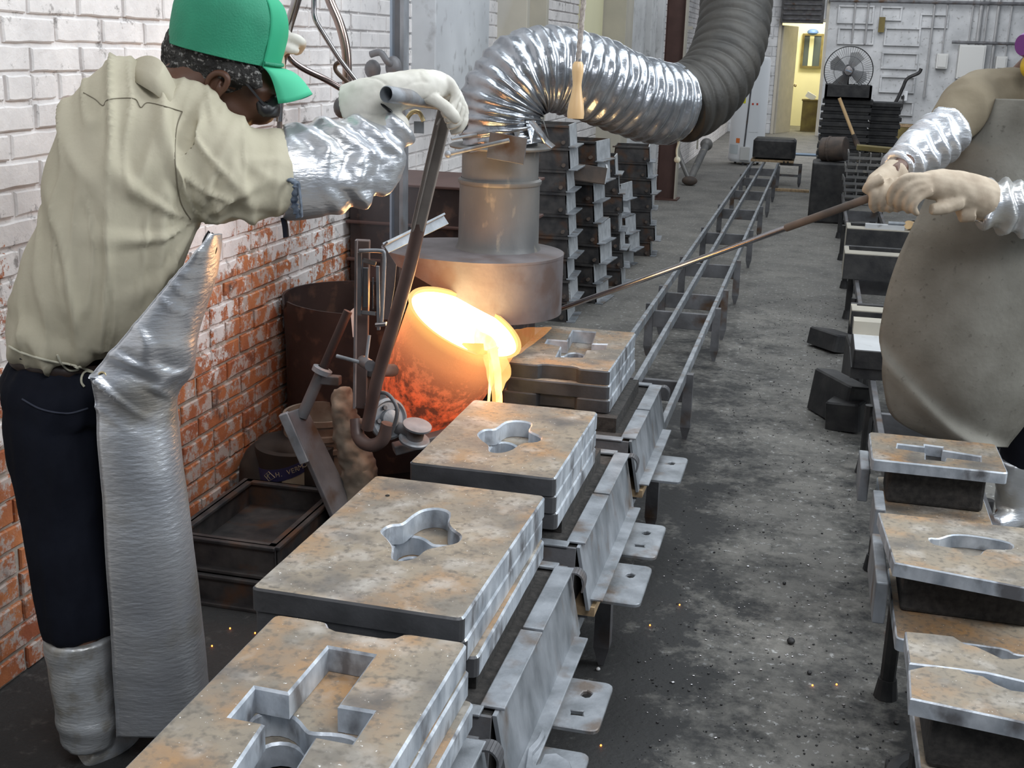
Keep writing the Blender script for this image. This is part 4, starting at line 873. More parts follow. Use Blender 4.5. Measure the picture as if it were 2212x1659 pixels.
fstack(1325, 8.5, 7, .28, .30, 'third stack from the hood pipe', h=.132, wob=.10, rz0=.1)
fstack(1352, 9.3, 5, .24, .30, 'low fourth stack near the wall column', h=.13, wob=.09, rz0=-.15)
fstack(1398, 9.9, 7, .30, .32, 'farthest stack, nearest to the brown column', h=.128, wob=.07, rz0=.05)
q = at(1275, 375, 7.55); t = thing('flask', q, 'tilted rust stained small flask wedged between the first two stacks', 'flask')
Rr = Matrix.Rotation(.12, 3, 'Y') @ Matrix.Rotation(.2, 3, 'Z')
MB().box(q, (.20, .012, .10), Rr).obj('front_panel', rusty, t); MB().box(q + Rr @ V((.10, .1, 0)), (.012, .2, .10), Rr).obj('side_panel', flask_lit, t); MB().box(q + Rr @ V((0, .1, -.05)), (.2, .2, .012), Rr).obj('bottom_panel', rusty, t)
# ================================================================ FUME HOOD AND HOSE
HC = V((-1.075, 3.98, 0)); Zt, Zb = .965, .775; HR = .268
t = thing('fume_hood', (HC.x, HC.y, Zb), 'round heat stained steel fume hood hanging over the glowing ladle', 'fume hood')
def hood_bottom(a):   # arched cut facing the ladle
    a = (a + PI) % (2 * PI) - PI
    k = (a - (-PI * .50)); return Zb
n = 72; rings = []
outer_t, outer_b, inner_b, inner_t = [], [], [], []
for j in range(n):
    a = 2 * PI * j / n; ca, sa = math.cos(a), math.sin(a)
    ex = .0
    x = HC.x + HR * ca + (-.10 if ca < 0 else 0) * (-ca) ** .5 if ca < 0 else HC.x + HR * ca
    y = HC.y + HR * .96 * sa
    # cut: lip line rises towards the left front
    u = (x - (HC.x + .06)) / .30
    zb = Zb - .012
    if sa < .35 and x < HC.x + .06: zb = min(Zt - .03, Zb - .012 + .165 * (min(1, max(0, -u)) ** .62))
    outer_t.append(V((x, y, Zt))); outer_b.append(V((x, y, zb)))
    inner_b.append(V((HC.x + (x - HC.x) * .975, HC.y + (y - HC.y) * .975, zb))); inner_t.append(V((HC.x + (x - HC.x) * .975, HC.y + (y - HC.y) * .975, Zt - .006)))
MB().loft([outer_t, outer_b, inner_b, inner_t], False, False).obj('drum_wall', hood_m, t, smooth=35)
PR = .137; PC = V((HC.x + .035, HC.y + .03, 0)); m_ = MB()
rt = [V((PC.x + PR * math.cos(2 * PI * j / n), PC.y + PR * math.sin(2 * PI * j / n), Zt + .012)) for j in range(n)]
ru = [V((HC.x + (p.x - HC.x) * 1.004, HC.y + (p.y - HC.y) * 1.004, Zt + .004)) for p in outer_t]
m_.loft([[p - V((0, 0, .012)) for p in rt], rt, ru, [p - V((0, 0, .008)) for p in ru]], False, False)
m_.obj('drum_top', hood_m, t, smooth=50)
MB().lathe([(PR + .012, Zt + .008), (PR + .002, Zt + .03), (PR, Zt + .24), (PR + .001, Zt + .245), (PR - .006, Zt + .25), (PR - .006, Zt + .35), (PR - .012, Zt + .35), (PR - .012, Zt)], PC, n=48).obj('duct_pipe', pipe_m, t, smooth=35)
MB().lathe([(PR + .003, Zt + .232), (PR + .006, Zt + .238), (PR + .006, Zt + .246), (PR - .004, Zt + .252)], PC, n=48).obj('pipe_seam', pipe_m, t, smooth=35)
MB().lathe([(PR - .03, Zt + .352), (PR + .035, Zt + .352), (PR + .038, Zt + .358), (PR + .03, Zt + .364), (PR - .03, Zt + .364)], PC, n=48).obj('flange', pipe_m, t, smooth=35)
MB().lathe([(PR - .012, Zt + .36), (PR - .018, Zt + .43), (PR - .03, Zt + .43), (PR - .03, Zt + .36)], PC, n=40).obj('collar', blackiron, t, smooth=35)
q = at(1095, 320, 3.80); MB().box(q, (.125, .006, .085), Matrix.Rotation(.12, 3, 'Y')).obj('damper_plate', steel, t, bevel=.002)
a, b = at(968, 333, 3.74), at(1100, 303, 3.76); MB().cyl(a, b, .007, 10).ball(a, .012).obj('damper_rod', steel_lt, t, smooth=50)
a, b = at(975, 300, 3.8), at(1030, 290, 3.85); MB().cyl(a, b, .005, 8).obj('damper_pin', steel_lt, t, smooth=50)
for px, py in ((905, 565), (890, 552)): q = at(px, py, 3.93); MB().ball(V((q.x, q.y, Zt + .008)), (.008, .008, .006), 8, 6).obj('rivet', steel, t)

hose = [(1085, 318, 3.98), (1078, 262, 3.98), (1092, 205, 3.99), (1135, 160, 4.02), (1200, 150, 4.08), (1270, 168, 4.15), (1335, 196, 4.25), (1400, 218, 4.35), (1455, 226, 4.45)]
hose2 = [(1462, 226, 4.46), (1510, 205, 4.55), (1550, 160, 4.65), (1575, 100, 4.75), (1588, 35, 4.85), (1592, -40, 4.95), (1592, -150, 5.0)]
t = thing('fume_hose', at(1085, 318, 3.98), 'fat flexible extraction hose bending up from the hood, half wrapped in silver tape', 'hose')
HP = cr([at(*p) for p in hose], 26); n = len(HP)
def wr(i, a): return 1 + .035 * math.sin(i * .78 + .8 * math.sin(a * 2)) + .05 * (noise.noise(V((i * .16, math.cos(a) * 1.6, math.sin(a) * 1.6))))+ .03 * noise.noise(V((i * .5, math.cos(a) * 3, math.sin(a) * 3)))
rad = [(.128 + .012 * min(1, i / 40)) for i in range(n)]
MB().tube(HP, rad, 64, fn=wr, ref=tuple(CF)).obj('silver_wrap', foil, t, smooth=75)
HP2 = cr([at(*p) for p in hose2], 30); n2 = len(HP2)
s_acc = [0.]
for i in range(1, n2): s_acc.append(s_acc[-1] + (HP2[i] - HP2[i - 1]).length)
def rib(i, a): return 1 + .07 * (abs(math.sin(s_acc[i] * PI / .058)) ** .8 - .5) + .012 * noise.noise(V((i * .3, math.cos(a) * 2, math.sin(a) * 2)))
MB().tube(HP2, [.140 - .006 * min(1, i / 60) for i in range(n2)], 48, fn=rib, ref=tuple(CF)).obj('ribbed_hose', blackhose, t, smooth=75)
# torn tape at the lower end
m_ = MB()
for k in range(22):
    a_ = 2 * PI * k / 22 + .1 * math.sin(k * 7); c = V((PC.x, PC.y, Zt + .40)); r_ = PR + .005 + .012 * math.sin(k * 5)
    p0 = c + V((r_ * math.cos(a_), r_ * math.sin(a_), .05)); p1 = c + V(((r_ + .03 * random.random()) * math.cos(a_ + .1), (r_ + .03 * random.random()) * math.sin(a_ + .1), -.03 + .03 * random.random())); p2 = c + V((r_ * math.cos(a_ + .3), r_ * math.sin(a_ + .3), .05))
    m_.add([p0, p1, p2, p0 * .5 + p2 * .5 + V((0, 0, .03))], [(0, 1, 2), (0, 2, 3)])
m_.obj('torn_tape', foil, t, solid=.001, kind='stuff')
P = [at(1148, 262, 3.86), at(1170, 290, 3.85), at(1180, 305, 3.86), at(1195, 318, 3.86)]
MB().tube(cr(P), [(.004, .02)] * 25, 6).obj('tape_end', foil, t, smooth=60)
a, b = at(1466, 308, 4.4), at(1463, 345, 4.4)
MB().tube(cr([at(1468, 232 + 60, 4.4), a, at(1462, 325, 4.4), b]), .004, 6).ball(b, .012).obj('tie_cord', twine, t)

# pull rope with turned handle
t = thing('pull_rope', at(1248, 150, 2.6), 'cream rope with a turned wooden handle hanging in front of the silver hose', 'pull handle')
tw = MB(); top = at(1266, -60, 2.6); bot = at(1249, 134, 2.6); top2 = top + (top - bot) * 3
for k in range(3):
    tw.tube([bot + (top2 - bot) * i / 150 + V((math.cos(i * .45 + k * 2.09) * .0028, math.sin(i * .45 + k * 2.09) * .0028, 0)) for i in range(151)], .0034, 6)
tw.obj('rope', rope_m, t, smooth=60)
a, b = at(1249, 133, 2.6), at(1243, 255, 2.6); ax = (b - a); L_ = ax.length
MB().lathe([(0, 0), (.008, .0), (.0115, .006), (.0125, .02), (.010, .04), (.0095, .05), (.012, .068), (.0165, .09), (.0185, .108), (.0175, .118), (.014, L_ - .001), (0, L_)], a, ax, 28).obj('wooden_handle', turned, t, smooth=50)
MB().lathe([(.0045, -.008), (.0055, -.006), (.0055, .004), (.004, .006)], a, ax, 16).obj('ferrule', steel, t, smooth=50)

# ================================================================ LADLE
LB, LT = at(892, 905, 3.55), at(952, 676, 3.55)      # foot and mouth centres
LB = V((LB.x, 3.60, LB.z)); LT = V((LT.x, 3.66, LT.z))
axis = (LT - LB).normalized()
# lean the mouth towards the lip side and the viewer
axis = (axis + V((.24, -.26, 0))).normalized(); Lh = (LT - LB).length
_ladle(ladle_m, LB, LB + axis * Lh)
t = thing('ladle', LB, 'glowing orange foundry ladle tipped to pour, its mouth white hot', 'ladle')
MB().lathe([(0, -.02), (.12, -.015), (.145, .01), (.168, Lh * .5), (.188, Lh * .98), (.196, Lh), (.184, Lh), (.165, Lh * .5), (.13, .03), (0, .03)], LB, axis, 56).obj('ladle_shell', ladle_m, t, smooth=40)
lip = at(1060, 748, 3.42); mouth = LB + axis * Lh
side = (lip - mouth); side = (side - axis * side.dot(axis)).normalized()
w_ = axis.cross(side)
m_ = MB(); L0 = mouth + side * .14
m_.loft([[mouth + side * .135 + w_ * s * .06 + axis * (-.035 if abs(s) < .7 else -.002) for s in (-1, -.5, 0, .5, 1)] + [mouth + side * .13 + w_ * s * .06 + axis * (-.05) for s in (1, .5, 0, -.5, -1)],
         [lip + w_ * s * .028 + axis * (-.018 if abs(s) < .7 else .004) for s in (-1, -.5, 0, .5, 1)] + [lip + w_ * s * .028 + axis * (-.035) for s in (1, .5, 0, -.5, -1)]], False, True)
m_.obj('pouring_lip', ladle_m, t, smooth=60)
t = thing('molten_iron', mouth, 'white hot molten iron in the ladle running off its lip', 'molten iron')
up = V((0, 0, 1)); m_ = MB(); rr = []
for j in range(48):
    a_ = 2 * PI * j / 48; rr.append(mouth - axis * .012 + (side * math.cos(a_) + w_ * math.sin(a_)) * .183)
m_.add(rr + [mouth + axis * .004], [(j, (j + 1) % 48, 48) for j in range(48)]); m_.obj('melt_surface', metal_hot, t, smooth=60)
P = [mouth + side * .12 - axis * .005, lip + axis * .004, at(1068, 768, 3.41), at(1074, 800, 3.41), at(1077, 840, 3.41), at(1080, 905, 3.41), at(1080, 985, 3.41)]
MB().tube(cr(P), [(a, b) for a, b in zip(cr1([.05, .024, .016, .014, .012, .010, .008]), cr1([.010, .010, .010, .010, .010, .009, .008]))], 12, fn=lambda i, a: 1 + .15 * noise.noise(V((i * .4, a, 0)))).obj('main_stream', metal_str, t, smooth=60)
P = [at(1064, 778, 3.42), at(1060, 820, 3.42), at(1056, 862, 3.42), at(1053, 900, 3.42)]
MB().tube(cr(P), cr1([.010, .006, .004, .004]), 8).obj('side_stream', metal_str, t, smooth=60)
flame = molten('flame', (1, .45, .08), (1, .30, .04), 1.6)
N, L = nodes(flame); flame.node_tree.nodes['Principled BSDF'].inputs['Alpha'].default_value = .11
flame2 = molten('pale flame', (1, .62, .22), (1, .50, .14), 1.6); flame2.node_tree.nodes['Principled BSDF'].inputs['Alpha'].default_value = .45
def tongue(P, R, m, nm):
    MB().tube(cr([at(*p) for p in P], 8), cr1(R, 8), 16, fn=lambda i, a: 1 + .3 * noise.noise(V((i * .22, math.cos(a), math.sin(a))))).obj(nm, m, t, smooth=80)
tongue([(1050, 750, 3.44), (1095, 745, 3.5), (1140, 728, 3.58), (1190, 708, 3.68)], [.016, .036, .03, .003], flame, 'flame')
tongue([(1064, 752, 3.40), (1080, 790, 3.40), (1075, 830, 3.40), (1068, 872, 3.40)], [.02, .034, .022, .006], flame2, 'flame')
tongue([(1050, 765, 3.42), (1062, 800, 3.42), (1060, 838, 3.42)], [.012, .018, .003], flame2, 'flame')
def glow(name, loc, e, col, r=.08):
    l = bpy.data.lights.new(name, 'POINT'); l.energy = e; l.color = col; l.shadow_soft_size = r; o = bpy.data.objects.new(name, l); C.objects.link(o); o.location = loc
glow('melt_light', mouth + axis * .07 + side * .02, 3.5, (1, .42, .14))
glow('stream_light', at(1060, 790, 3.36), 1.6, (1, .45, .16), .04)
glow('melt_light', at(815, 640, 3.50), 2.2, (1, .38, .12), .05)

# ---- pouring rig: hangs on bail rods from above
t = thing('pouring_rig', at(790, 900, 3.1), 'steel tilting rig with long lever, slotted frame and gear holding the ladle', 'pouring rig')
MB().bar(at(963, 236, 2.86), at(903, 492, 3.02), .036, .026, up=CF).obj('lever_sleeve', lever_m, t, bevel=.003)
MB().bar(at(948, 262, 2.84), at(895, 492, 3.0), .004, .034, up=CF).obj('sleeve_flange', lever_m, t)
m_ = MB().tube(cr([at(915, 440, 3.0), at(885, 575, 3.06), at(850, 700, 3.12), at(815, 820, 3.17), at(793, 925, 3.20)], 6), [.0185] * 5 + [.019] * 20, 14); m_.obj('lever_pipe', lever_d, t, smooth=50)
MB().tube(cr([at(770, 905, 3.22), at(775, 945, 3.2), at(800, 962, 3.18), at(826, 950, 3.17), at(838, 915, 3.17)], 6), .020, 12).obj('lever_hook', lever_d, t, smooth=50)
MB().bar(at(784, 518, 3.30), at(778, 880, 3.30), .042, .03, up=CF).obj('upright_channel', lever_d, t, bevel=.003)
MB().bar(at(770, 518, 3.27), at(766, 880, 3.27), .006, .03, up=CF).obj('channel_flange', hood_m, t)
# slotted bracket
fr_ = [at(776, 542, 3.24), at(822, 542, 3.24), at(829, 556, 3.24), at(824, 700, 3.24)]
MB().tube(cr([fr_[0], fr_[1], at(830, 552, 3.24), at(829, 600, 3.24), fr_[3]], 5), .006, 8).obj('slot_frame', steel_lt, t, smooth=50)
MB().bar(at(777, 545, 3.24), at(777, 680, 3.24), .010, .02, up=CF).obj('slot_side', steel, t)
MB().bar(at(790, 578, 3.25), at(790, 664, 3.25), .016, .012, up=CF).obj('slide_block', steel, t, bevel=.002)
MB().bar(at(806, 600, 3.23), at(806, 668, 3.23), .004, .004, up=CF).obj('slide_rod', chrome, t)
MB().bar(at(784, 560, 3.235), at(781, 640, 3.235), .003, .004, up=CF).obj('slide_rod', chrome, t)
MB().bar(at(784, 562, 3.24), at(812, 570, 3.24), .014, .012, up=CF).obj('cross_pin', steel, t, bevel=.002)
MB().bar(at(773, 674, 3.24), at(812, 678, 3.24), .012, .012, up=CF).obj('cross_pin', steel, t, bevel=.002)
MB().bar(at(816, 575, 3.25), at(818, 712, 3.25), .009, .014, up=CF).obj('slot_side', steel_lt, t)
MB().cyl(at(812, 702, 3.22), at(835, 700, 3.22), .007, 10).obj('pivot_bolt', chrome, t, smooth=50)
# angle iron and side plate to the hood side
MB().bar(at(832, 536, 3.36), at(962, 474, 3.58), .034, .006, up=CF).obj('angle_iron', steel_lt, t)
MB().bar(at(832, 528, 3.35), at(956, 466, 3.58), .006, .03, up=CF).obj('angle_flange', steel_lt, t)
P = [at(832, 535, 3.34), at(856, 572, 3.34), at(852, 620, 3.34), at(840, 690, 3.34), at(820, 690, 3.34), at(822, 560, 3.34)]
MB().add(P + [p + CF * .008 for p in P], [(0, 1, 2, 3, 4, 5), (11, 10, 9, 8, 7, 6)] + [(i, i + 6, (i + 1) % 6 + 6, (i + 1) % 6) for i in range(6)]).obj('side_plate', hood_m, t)
# T handle
MB().cyl(at(727, 769, 3.2), at(790, 786, 3.2), .006, 10).cyl(at(790, 786, 3.2), at(798, 724, 3.22), .005, 10).obj('tee_handle', steel_lt, t, smooth=50)
MB().cyl(at(783, 780, 3.22), at(800, 790, 3.16), .017, 12).obj('tee_boss', steel, t, smooth=40)
# gear and guard
gc = at(838, 905, 3.28); ga = (CF * -1 + CR * .75).normalized()
MB().lathe([(0, -.01), (.050, -.01), (.064, -.004), (.064, .006), (.056, .012), (.05, .004), (.03, .004), (.028, .02), (.012, .024), (0, .024)], gc, ga, 36).obj('gear_disc', steel_lt, t, smooth=30)
for k in range(5): a_ = k * 1.256; u_ = ga.cross(V((0, 0, 1))).normalized(); v_ = ga.cross(u_); MB().cyl(gc + (u_ * math.cos(a_) + v_ * math.sin(a_)) * .038 + ga * .002, gc + (u_ * math.cos(a_) + v_ * math.sin(a_)) * .038 + ga * .014, .007, 6).obj('gear_bolt', steel, t)
MB().tube(cr([at(800, 852, 3.2), at(835, 850, 3.18), at(858, 885, 3.17), at(845, 935, 3.17), at(825, 955, 3.18)], 6), .006, 8).obj('gear_guard', steel, t, smooth=50)
MB().cyl(at(812, 868, 3.30), at(820, 872, 3.44), .035, 16).obj('gear_shaft', steel, t, smooth=40)
# chain wheel on the right of the gear
cc = at(898, 935, 3.27); ga2 = V((.25, -.15, 1)).normalized()
MB().lathe([(0, .018), (.036, .018), (.044, .022), (.044, .028), (0, .03)], cc, ga2, 24).obj('pulley_flange', steel_lt, t, smooth=35)
MB().lathe([(0, -.02), (.026, -.02), (.026, .018), (0, .018)], cc, ga2, 20).obj('pulley_core', steel, t, smooth=35)
MB().lathe([(.022, -.030), (.046, -.030), (.048, -.022), (.044, -.018), (0, -.018)], cc, ga2, 24).obj('pulley_flange', steel_lt, t, smooth=35)
MB().cyl(at(858, 925, 3.3), cc, .02, 12).obj('pulley_arm', steel, t, smooth=40)
MB().bar(at(850, 970, 3.32), at(985, 935, 3.42), .05, .03).obj('base_bar', steel, t, bevel=.004)
# cross arm to the ladle shell
MB().tube([at(800, 800, 3.3), at(850, 800, 3.42)], .02, 10).obj('trunnion', steel, t, smooth=40)
MB().bar(at(782, 800, 3.32), at(840, 905, 3.34), .04, .03, up=CF).obj('carrier_arm', barrel_m, t, bevel=.003)
# bail rods above, lit by the melt
MB().tube(cr([at(664, -80, 2.98), at(641, 0, 3.0), at(622, 62, 3.02), at(612, 110, 3.04), at(603, 180, 3.05), at(600, 262, 3.05)], 6), .0125, 12).obj('bail_rod', chrome, t, smooth=50)
MB().tube(cr([at(617, 105, 3.08), at(628, 128, 3.08), at(655, 148, 3.1), at(700, 170, 3.14), at(738, 192, 3.16)], 6), .0085, 12).obj('bail_rod', rod_lit_m, t, smooth=50)
MB().tube(cr([at(680, -60, 3.0), at(678, 10, 3.0), at(681, 42, 3.0), at(700, 75, 3.02), at(735, 130, 3.05), at(775, 182, 3.08)], 6), .0068, 10).obj('bail_rod', chrome, t, smooth=50)
MB().tube(cr([at(690, -70, 3.2), at(712, 0, 3.2), at(733, 50, 3.2), at(746, 100, 3.2), at(750, 150, 3.2), at(748, 200, 3.2)], 6), .013, 12).obj('bail_rod', rod_lit_m, t, smooth=50)
MB().tube(cr([at(738, 132, 3.1), at(725, 140, 3.1), at(727, 155, 3.1), at(748, 175, 3.1), at(760, 185, 3.1)], 6), .006, 8).obj('bail_ring', steel, t, smooth=50)
MB().tube(cr([at(618, 60, 3.3), at(602, 300, 3.3), at(604, 330, 3.3)], 6), .008, 8).obj('bail_link', steel, t, smooth=50)
# tube handle held by the pourer
a, b = at(834, 203, 2.60), at(958, 222, 2.84)
MB().lathe([(.0165, 0), (.0185, .002), (.0185, (b - a).length), (.0155, (b - a).length), (.0155, .002), (.0165, 0)], a, b - a, 28).obj('handle_tube', steel_lt, t, smooth=40)
MB().tube(cr([at(882, 290, 2.8), at(878, 262, 2.8), at(890, 243, 2.8), at(905, 243, 2.8), at(915, 262, 2.8)], 6), .0055, 8).obj('hook_strap', brass, t, smooth=50)
MB().bar(at(905, 262, 2.82), at(905, 288, 2.82), .024, .004, up=CF).obj('hook_plate', steel_lt, t)
MB().tube(cr([at(750, 238, 2.70), at(742, 205, 2.7), at(752, 187, 2.7), at(775, 190, 2.68), at(815, 218, 2.66), at(848, 246, 2.68), at(868, 280, 2.72)], 6), .0042, 10).obj('control_cable', blk, t, smooth=60)
MB().ball(at(872, 285, 2.72), (.014, .012, .02)).obj('cable_end', steel_lt, t, smooth=50)
MB().ball(at(738, 232, 3.0), (.022, .02, .028)).obj('rod_knob', steel, t, smooth=50)

# vertical track post with C clamp behind the rig
t = thing('steel_post', at(862, 150, 4.3), 'bright steel channel post standing behind the glove, in the haze', 'post')
a, b = at(868, -60, 4.3), at(856, 500, 4.3); x_ = (a.x + b.x) / 2
MB().bb((a.x - .026, 4.3, 0), (a.x + .004, 4.31, 3.2)).obj('post_web', steel, t); MB().bb((a.x + .004, 4.27, 0), (a.x + .018, 4.33, 3.2)).obj('post_flange', steel_lt, t); MB().bb((a.x - .034, 4.27, 0), (a.x - .026, 4.33, 3.2)).obj('post_flange', bluey, t)
q = at(832, 140, 4.22); MB().tube(cr([at(800, 118, 4.2), at(822, 114, 4.2), at(838, 135, 4.2), at(850, 140, 4.25)], 6), .012, 10).obj('clamp_arm', steel, t, smooth=50)
MB().ball(at(805, 150, 4.22), (.03, .03, .035)).ball(at(850, 145, 4.24), (.03, .03, .04)).obj('clamp_jaw', steel, t, smooth=50, kind='stuff')

# ================================================================ BESIDE THE WALL
bc = V((-1.61, 4.16, 0)); t = thing('steel_drum', (bc.x, bc.y, 0), 'large soot brown steel drum, torn open at the rim, against the brick wall', 'drum')
rs = []
nn = 48
for z, r in ((.0, .262), (.02, .265), (.34, .275), (.55, .29), (.70, .298)):
    rs.append([V((bc.x + r * math.cos(2 * PI * j / nn), bc.y + r * .70 * math.sin(2 * PI * j / nn), z)) for j in range(nn)])
top_r = [V((bc.x + .30 * math.cos(2 * PI * j / nn), bc.y + .21 * math.sin(2 * PI * j / nn), .73 - (.035 if j in (27, 28) else 0) + .02 * math.sin(2 * PI * j / nn))) for j in range(nn)]
rs.append(top_r); rs.append([V((bc.x + (p.x - bc.x) * .97, bc.y + (p.y - bc.y) * .97, p.z)) for p in top_r]); rs.append([V((bc.x + (p.x - bc.x) * .95, bc.y + (p.y - bc.y) * .95, .1)) for p in top_r])
MB().loft(rs).obj('drum_shell', barrel_m, t, smooth=40)
q = at(760, 678, 3.86); P = [at(757, 672, 3.86), at(768, 662, 3.86), at(768, 730, 3.86), at(762, 728, 3.86)]
MB().add(P + [p + CF * .003 for p in P], [(0, 1, 2, 3), (7, 6, 5, 4), (0, 3, 7, 4), (1, 5, 6, 2)]).obj('white_label', white_en, t)
bk = at(692, 900, 3.84); bk.z = 0; t = thing('bucket', (bk.x, bk.y, 0), 'dirty cream ribbed bucket in front of the soot brown drum', 'bucket')
MB().lathe([(0, .0), (.105, 0), (.115, .05), (.122, .24), (.13, .245), (.13, .262), (.123, .266), (.124, .29), (.131, .294), (.131, .312), (.125, .316), (.126, .345), (.132, .35), (.132, .37), (.122, .37), (.11, .06), (0, .05)], bk, n=40).obj('bucket_wall', cream, t, smooth=35)
bs = V((-1.66, 3.90, 0)); t = thing('paper_sack', (-1.62, 3.72, 0), 'sooty slumped sack with blue band lettering behind the open flask', 'sack')
m_ = MB().ball((-1.785, 3.74, .14), (.12, .13, .15)).ball((-1.70, 3.78, .25), (.16, .12, .055)); fuse(m_, 'sack_body', bag_m, t, .012, 4, fn=lambda p, nrm: .012 * noise.noise(p * 14))
# printed band on a cream tub behind the sack
q0_, q1_ = at(585, 1050, 3.66), at(684, 1022, 3.66)
t2 = thing('lettered_tub', (q1_.x, 3.7, 0), 'sooty tub with a dark blue band lettered K behind the open flask', 'tub')
tc = at(640, 1040, 3.74); tc.z = 0; tr_ = .14
MB().lathe([(0, 0), (tr_ - .01, 0), (tr_, .1), (tr_, .275), (tr_ - .02, .28), (tr_ - .03, .1), (0, .02)], tc, n=48).obj('tub_wall', bag_m, t2, smooth=40)
def band(a0, a1, z0, z1, m, nm, r):
    rs = [[tc + V((r * math.cos(a0 + (a1 - a0) * j / 14), r * math.sin(a0 + (a1 - a0) * j / 14), z(j / 14))) for j in range(15)] for z in (z0, z1)]
    return MB().add(rs[0] + rs[1], [(j, j + 1, j + 16, j + 15) for j in range(14)]).obj(nm, m, t2, solid=.001)
band(-2.3, -.95, lambda u: .168 + .05 * u * u, lambda u: .213 + .05 * u * u, label_blue, 'blue_band', tr_ + .002)
band(-1.5, -.95, lambda u: .11, lambda u: .183 + .035 * u, label_cream, 'cream_label', tr_ + .001)
def text(s, size, mtx, m, nm, parent, **kw):
    cu = bpy.data.curves.new(nm, 'FONT'); cu.body = s; cu.size = size; cu.align_x = 'CENTER'; cu.align_y = 'CENTER'; cu.extrude = .0006
    o = bpy.data.objects.new(nm, cu); C.objects.link(o); dg = bpy.context.evaluated_depsgraph_get(); me = bpy.data.meshes.new_from_object(o.evaluated_get(dg)); bpy.data.objects.remove(o)
    me.transform(mtx); me.materials.clear(); me.materials.append(m); o = bpy.data.objects.new(nm, me); C.objects.link(o)
    if parent: put(o, parent)
    return tag(o, **kw)
def on_tub(ang, z, roll=0., r=None):
    r = r or tr_ + .0035; nrm = V((math.cos(ang), math.sin(ang), 0)); x = V((-math.sin(ang), math.cos(ang), 0)); y = V((0, 0, 1))
    M3 = Matrix((x, y, nrm)).transposed() @ Matrix.Rotation(roll, 3, 'Z'); M4 = M3.to_4x4(); M4.translation = tc + nrm * r + V((0, 0, z)); return M4
text('K', .028, on_tub(-1.86, .195, .05), label_cream, 'lettering', t2)
kk = on_tub(-1.85, .196, .05, tr_ + .004); m_ = MB(); dm = [(-.020, 0), (0, .017), (.028, 0), (0, -.017)]
for i in range(4): a, b = V((*dm[i], 0)), V((*dm[(i + 1) % 4], 0)); m_.bar(kk @ a, kk @ b, .0025, .001)
m_.obj('diamond_mark', label_cream, t2, kind='stuff')
for i, ch in enumerate('H. VERMOR'):
    if ch != ' ': a_ = -1.60 + i * .094; u = (a_ + 2.3) / 1.35; text(ch, .024, on_tub(a_, .193 + .050 * u * u, .18 + .1 * u), label_cream, 'lettering', t2)

# open floor flasks
def floor_flask(z, x0, y0, x1, y1, h, lab):
    t = thing('open_flask', ((x0 + x1) / 2, y0, z), lab, 'flask'); g = .012; f = .028
    MB().bb((x0, y0, z), (x1, y0 + g, z + h)).bb((x0, y0 - .012, z + h - .012), (x1, y0 + f, z + h)).obj('front_wall', flask_m, t, bevel=.003)
    MB().bb((x0, y1 - g, z), (x1, y1, z + h)).bb((x0, y1 - f, z + h - .012), (x1, y1, z + h)).obj('back_wall', flask_m, t, bevel=.003)
    for s, e in ((x0, 1), (x1, -1)): MB().bb((min(s, s + e * g), y0, z), (max(s, s + e * g), y1, z + h)).bb((min(s - e * .012, s + e * f), y0, z + h - .012), (max(s - e * .012, s + e * f), y1, z + h)).obj('side_wall', flask_m, t, bevel=.003)
    MB().bb((x0 - .02, y0 - .025, z), (x1 + .02, y1 + .01, z + .012)).obj('foot_rim', flask_m, t, bevel=.003)
floor_flask(0, -1.80, 3.02, -1.42, 3.58, .095, 'lower black open flask on the floor by the wall')
floor_flask(.097, -1.79, 3.05, -1.45, 3.56, .10, 'upper black open flask on the floor beside the silver apron')
# slanting plate with pole
P = [at(612, 893, 3.34), at(652, 880, 3.44), at(792, 1078, 3.50), at(742, 1092, 3.38)]
P[2].z = P[3].z = .06
t = thing('slanting_foot_plate', (P[3].x, P[3].y, 0), 'slanting grey steel plate with a collared pole rising behind the lever', 'stand')
nrm = (P[1] - P[0]).cross(P[3] - P[0]).normalized() * .018
MB().add(P + [p - nrm for p in P], [(3, 2, 1, 0), (4, 5, 6, 7), (0, 1, 5, 4), (1, 2, 6, 5), (2, 3, 7, 6), (3, 0, 4, 7)]).obj('foot_plate', steel, t, bevel=.004)
MB().bar(P[0], P[0] + (P[3] - P[0]) * .35, .022, .03).obj('plate_rib', steel_lt, t, bevel=.003)
pa, pb = at(652, 900, 3.40), at(752, 672, 3.46)
MB().cyl(pa, pa + (pb - pa) * .46, .0185, 16).obj('pole', steel, t, smooth=40); MB().cyl(pa + (pb - pa) * .44, pb, .014, 16).obj('upper_pole', barrel_m, t, smooth=40)
MB().lathe([(.018, -.012), (.032, -.008), (.032, .008), (.018, .012)], pa + (pb - pa) * .44, pb - pa, 20).obj('collar', steel_lt, t, smooth=40)
MB().box(pa + (pb - pa) * .42 + V((.03, 0, -.02)), (.07, .03, .03)).obj('collar_arm', steel, t, bevel=.004)
# pale upright casting between bucket and rig
q = at(735, 900, 3.5)
fuse(MB().tube([at(740, 840, 3.55), at(742, 880, 3.53), at(752, 940, 3.52), at(775, 1010, 3.52)], [.030, .042, .050, .06], 14).tube([at(775, 1010, 3.52), V((at(775, 1010, 3.52).x, 3.52, .0))], [.06, .08], 14), 'pedestal', cream, None, .008, 3, fn=lambda p, n_: .012 * noise.noise(p * 22) + .005 * noise.noise(p * 60), label='crusty pale pedestal standing under the ladle rig', cat='pedestal')
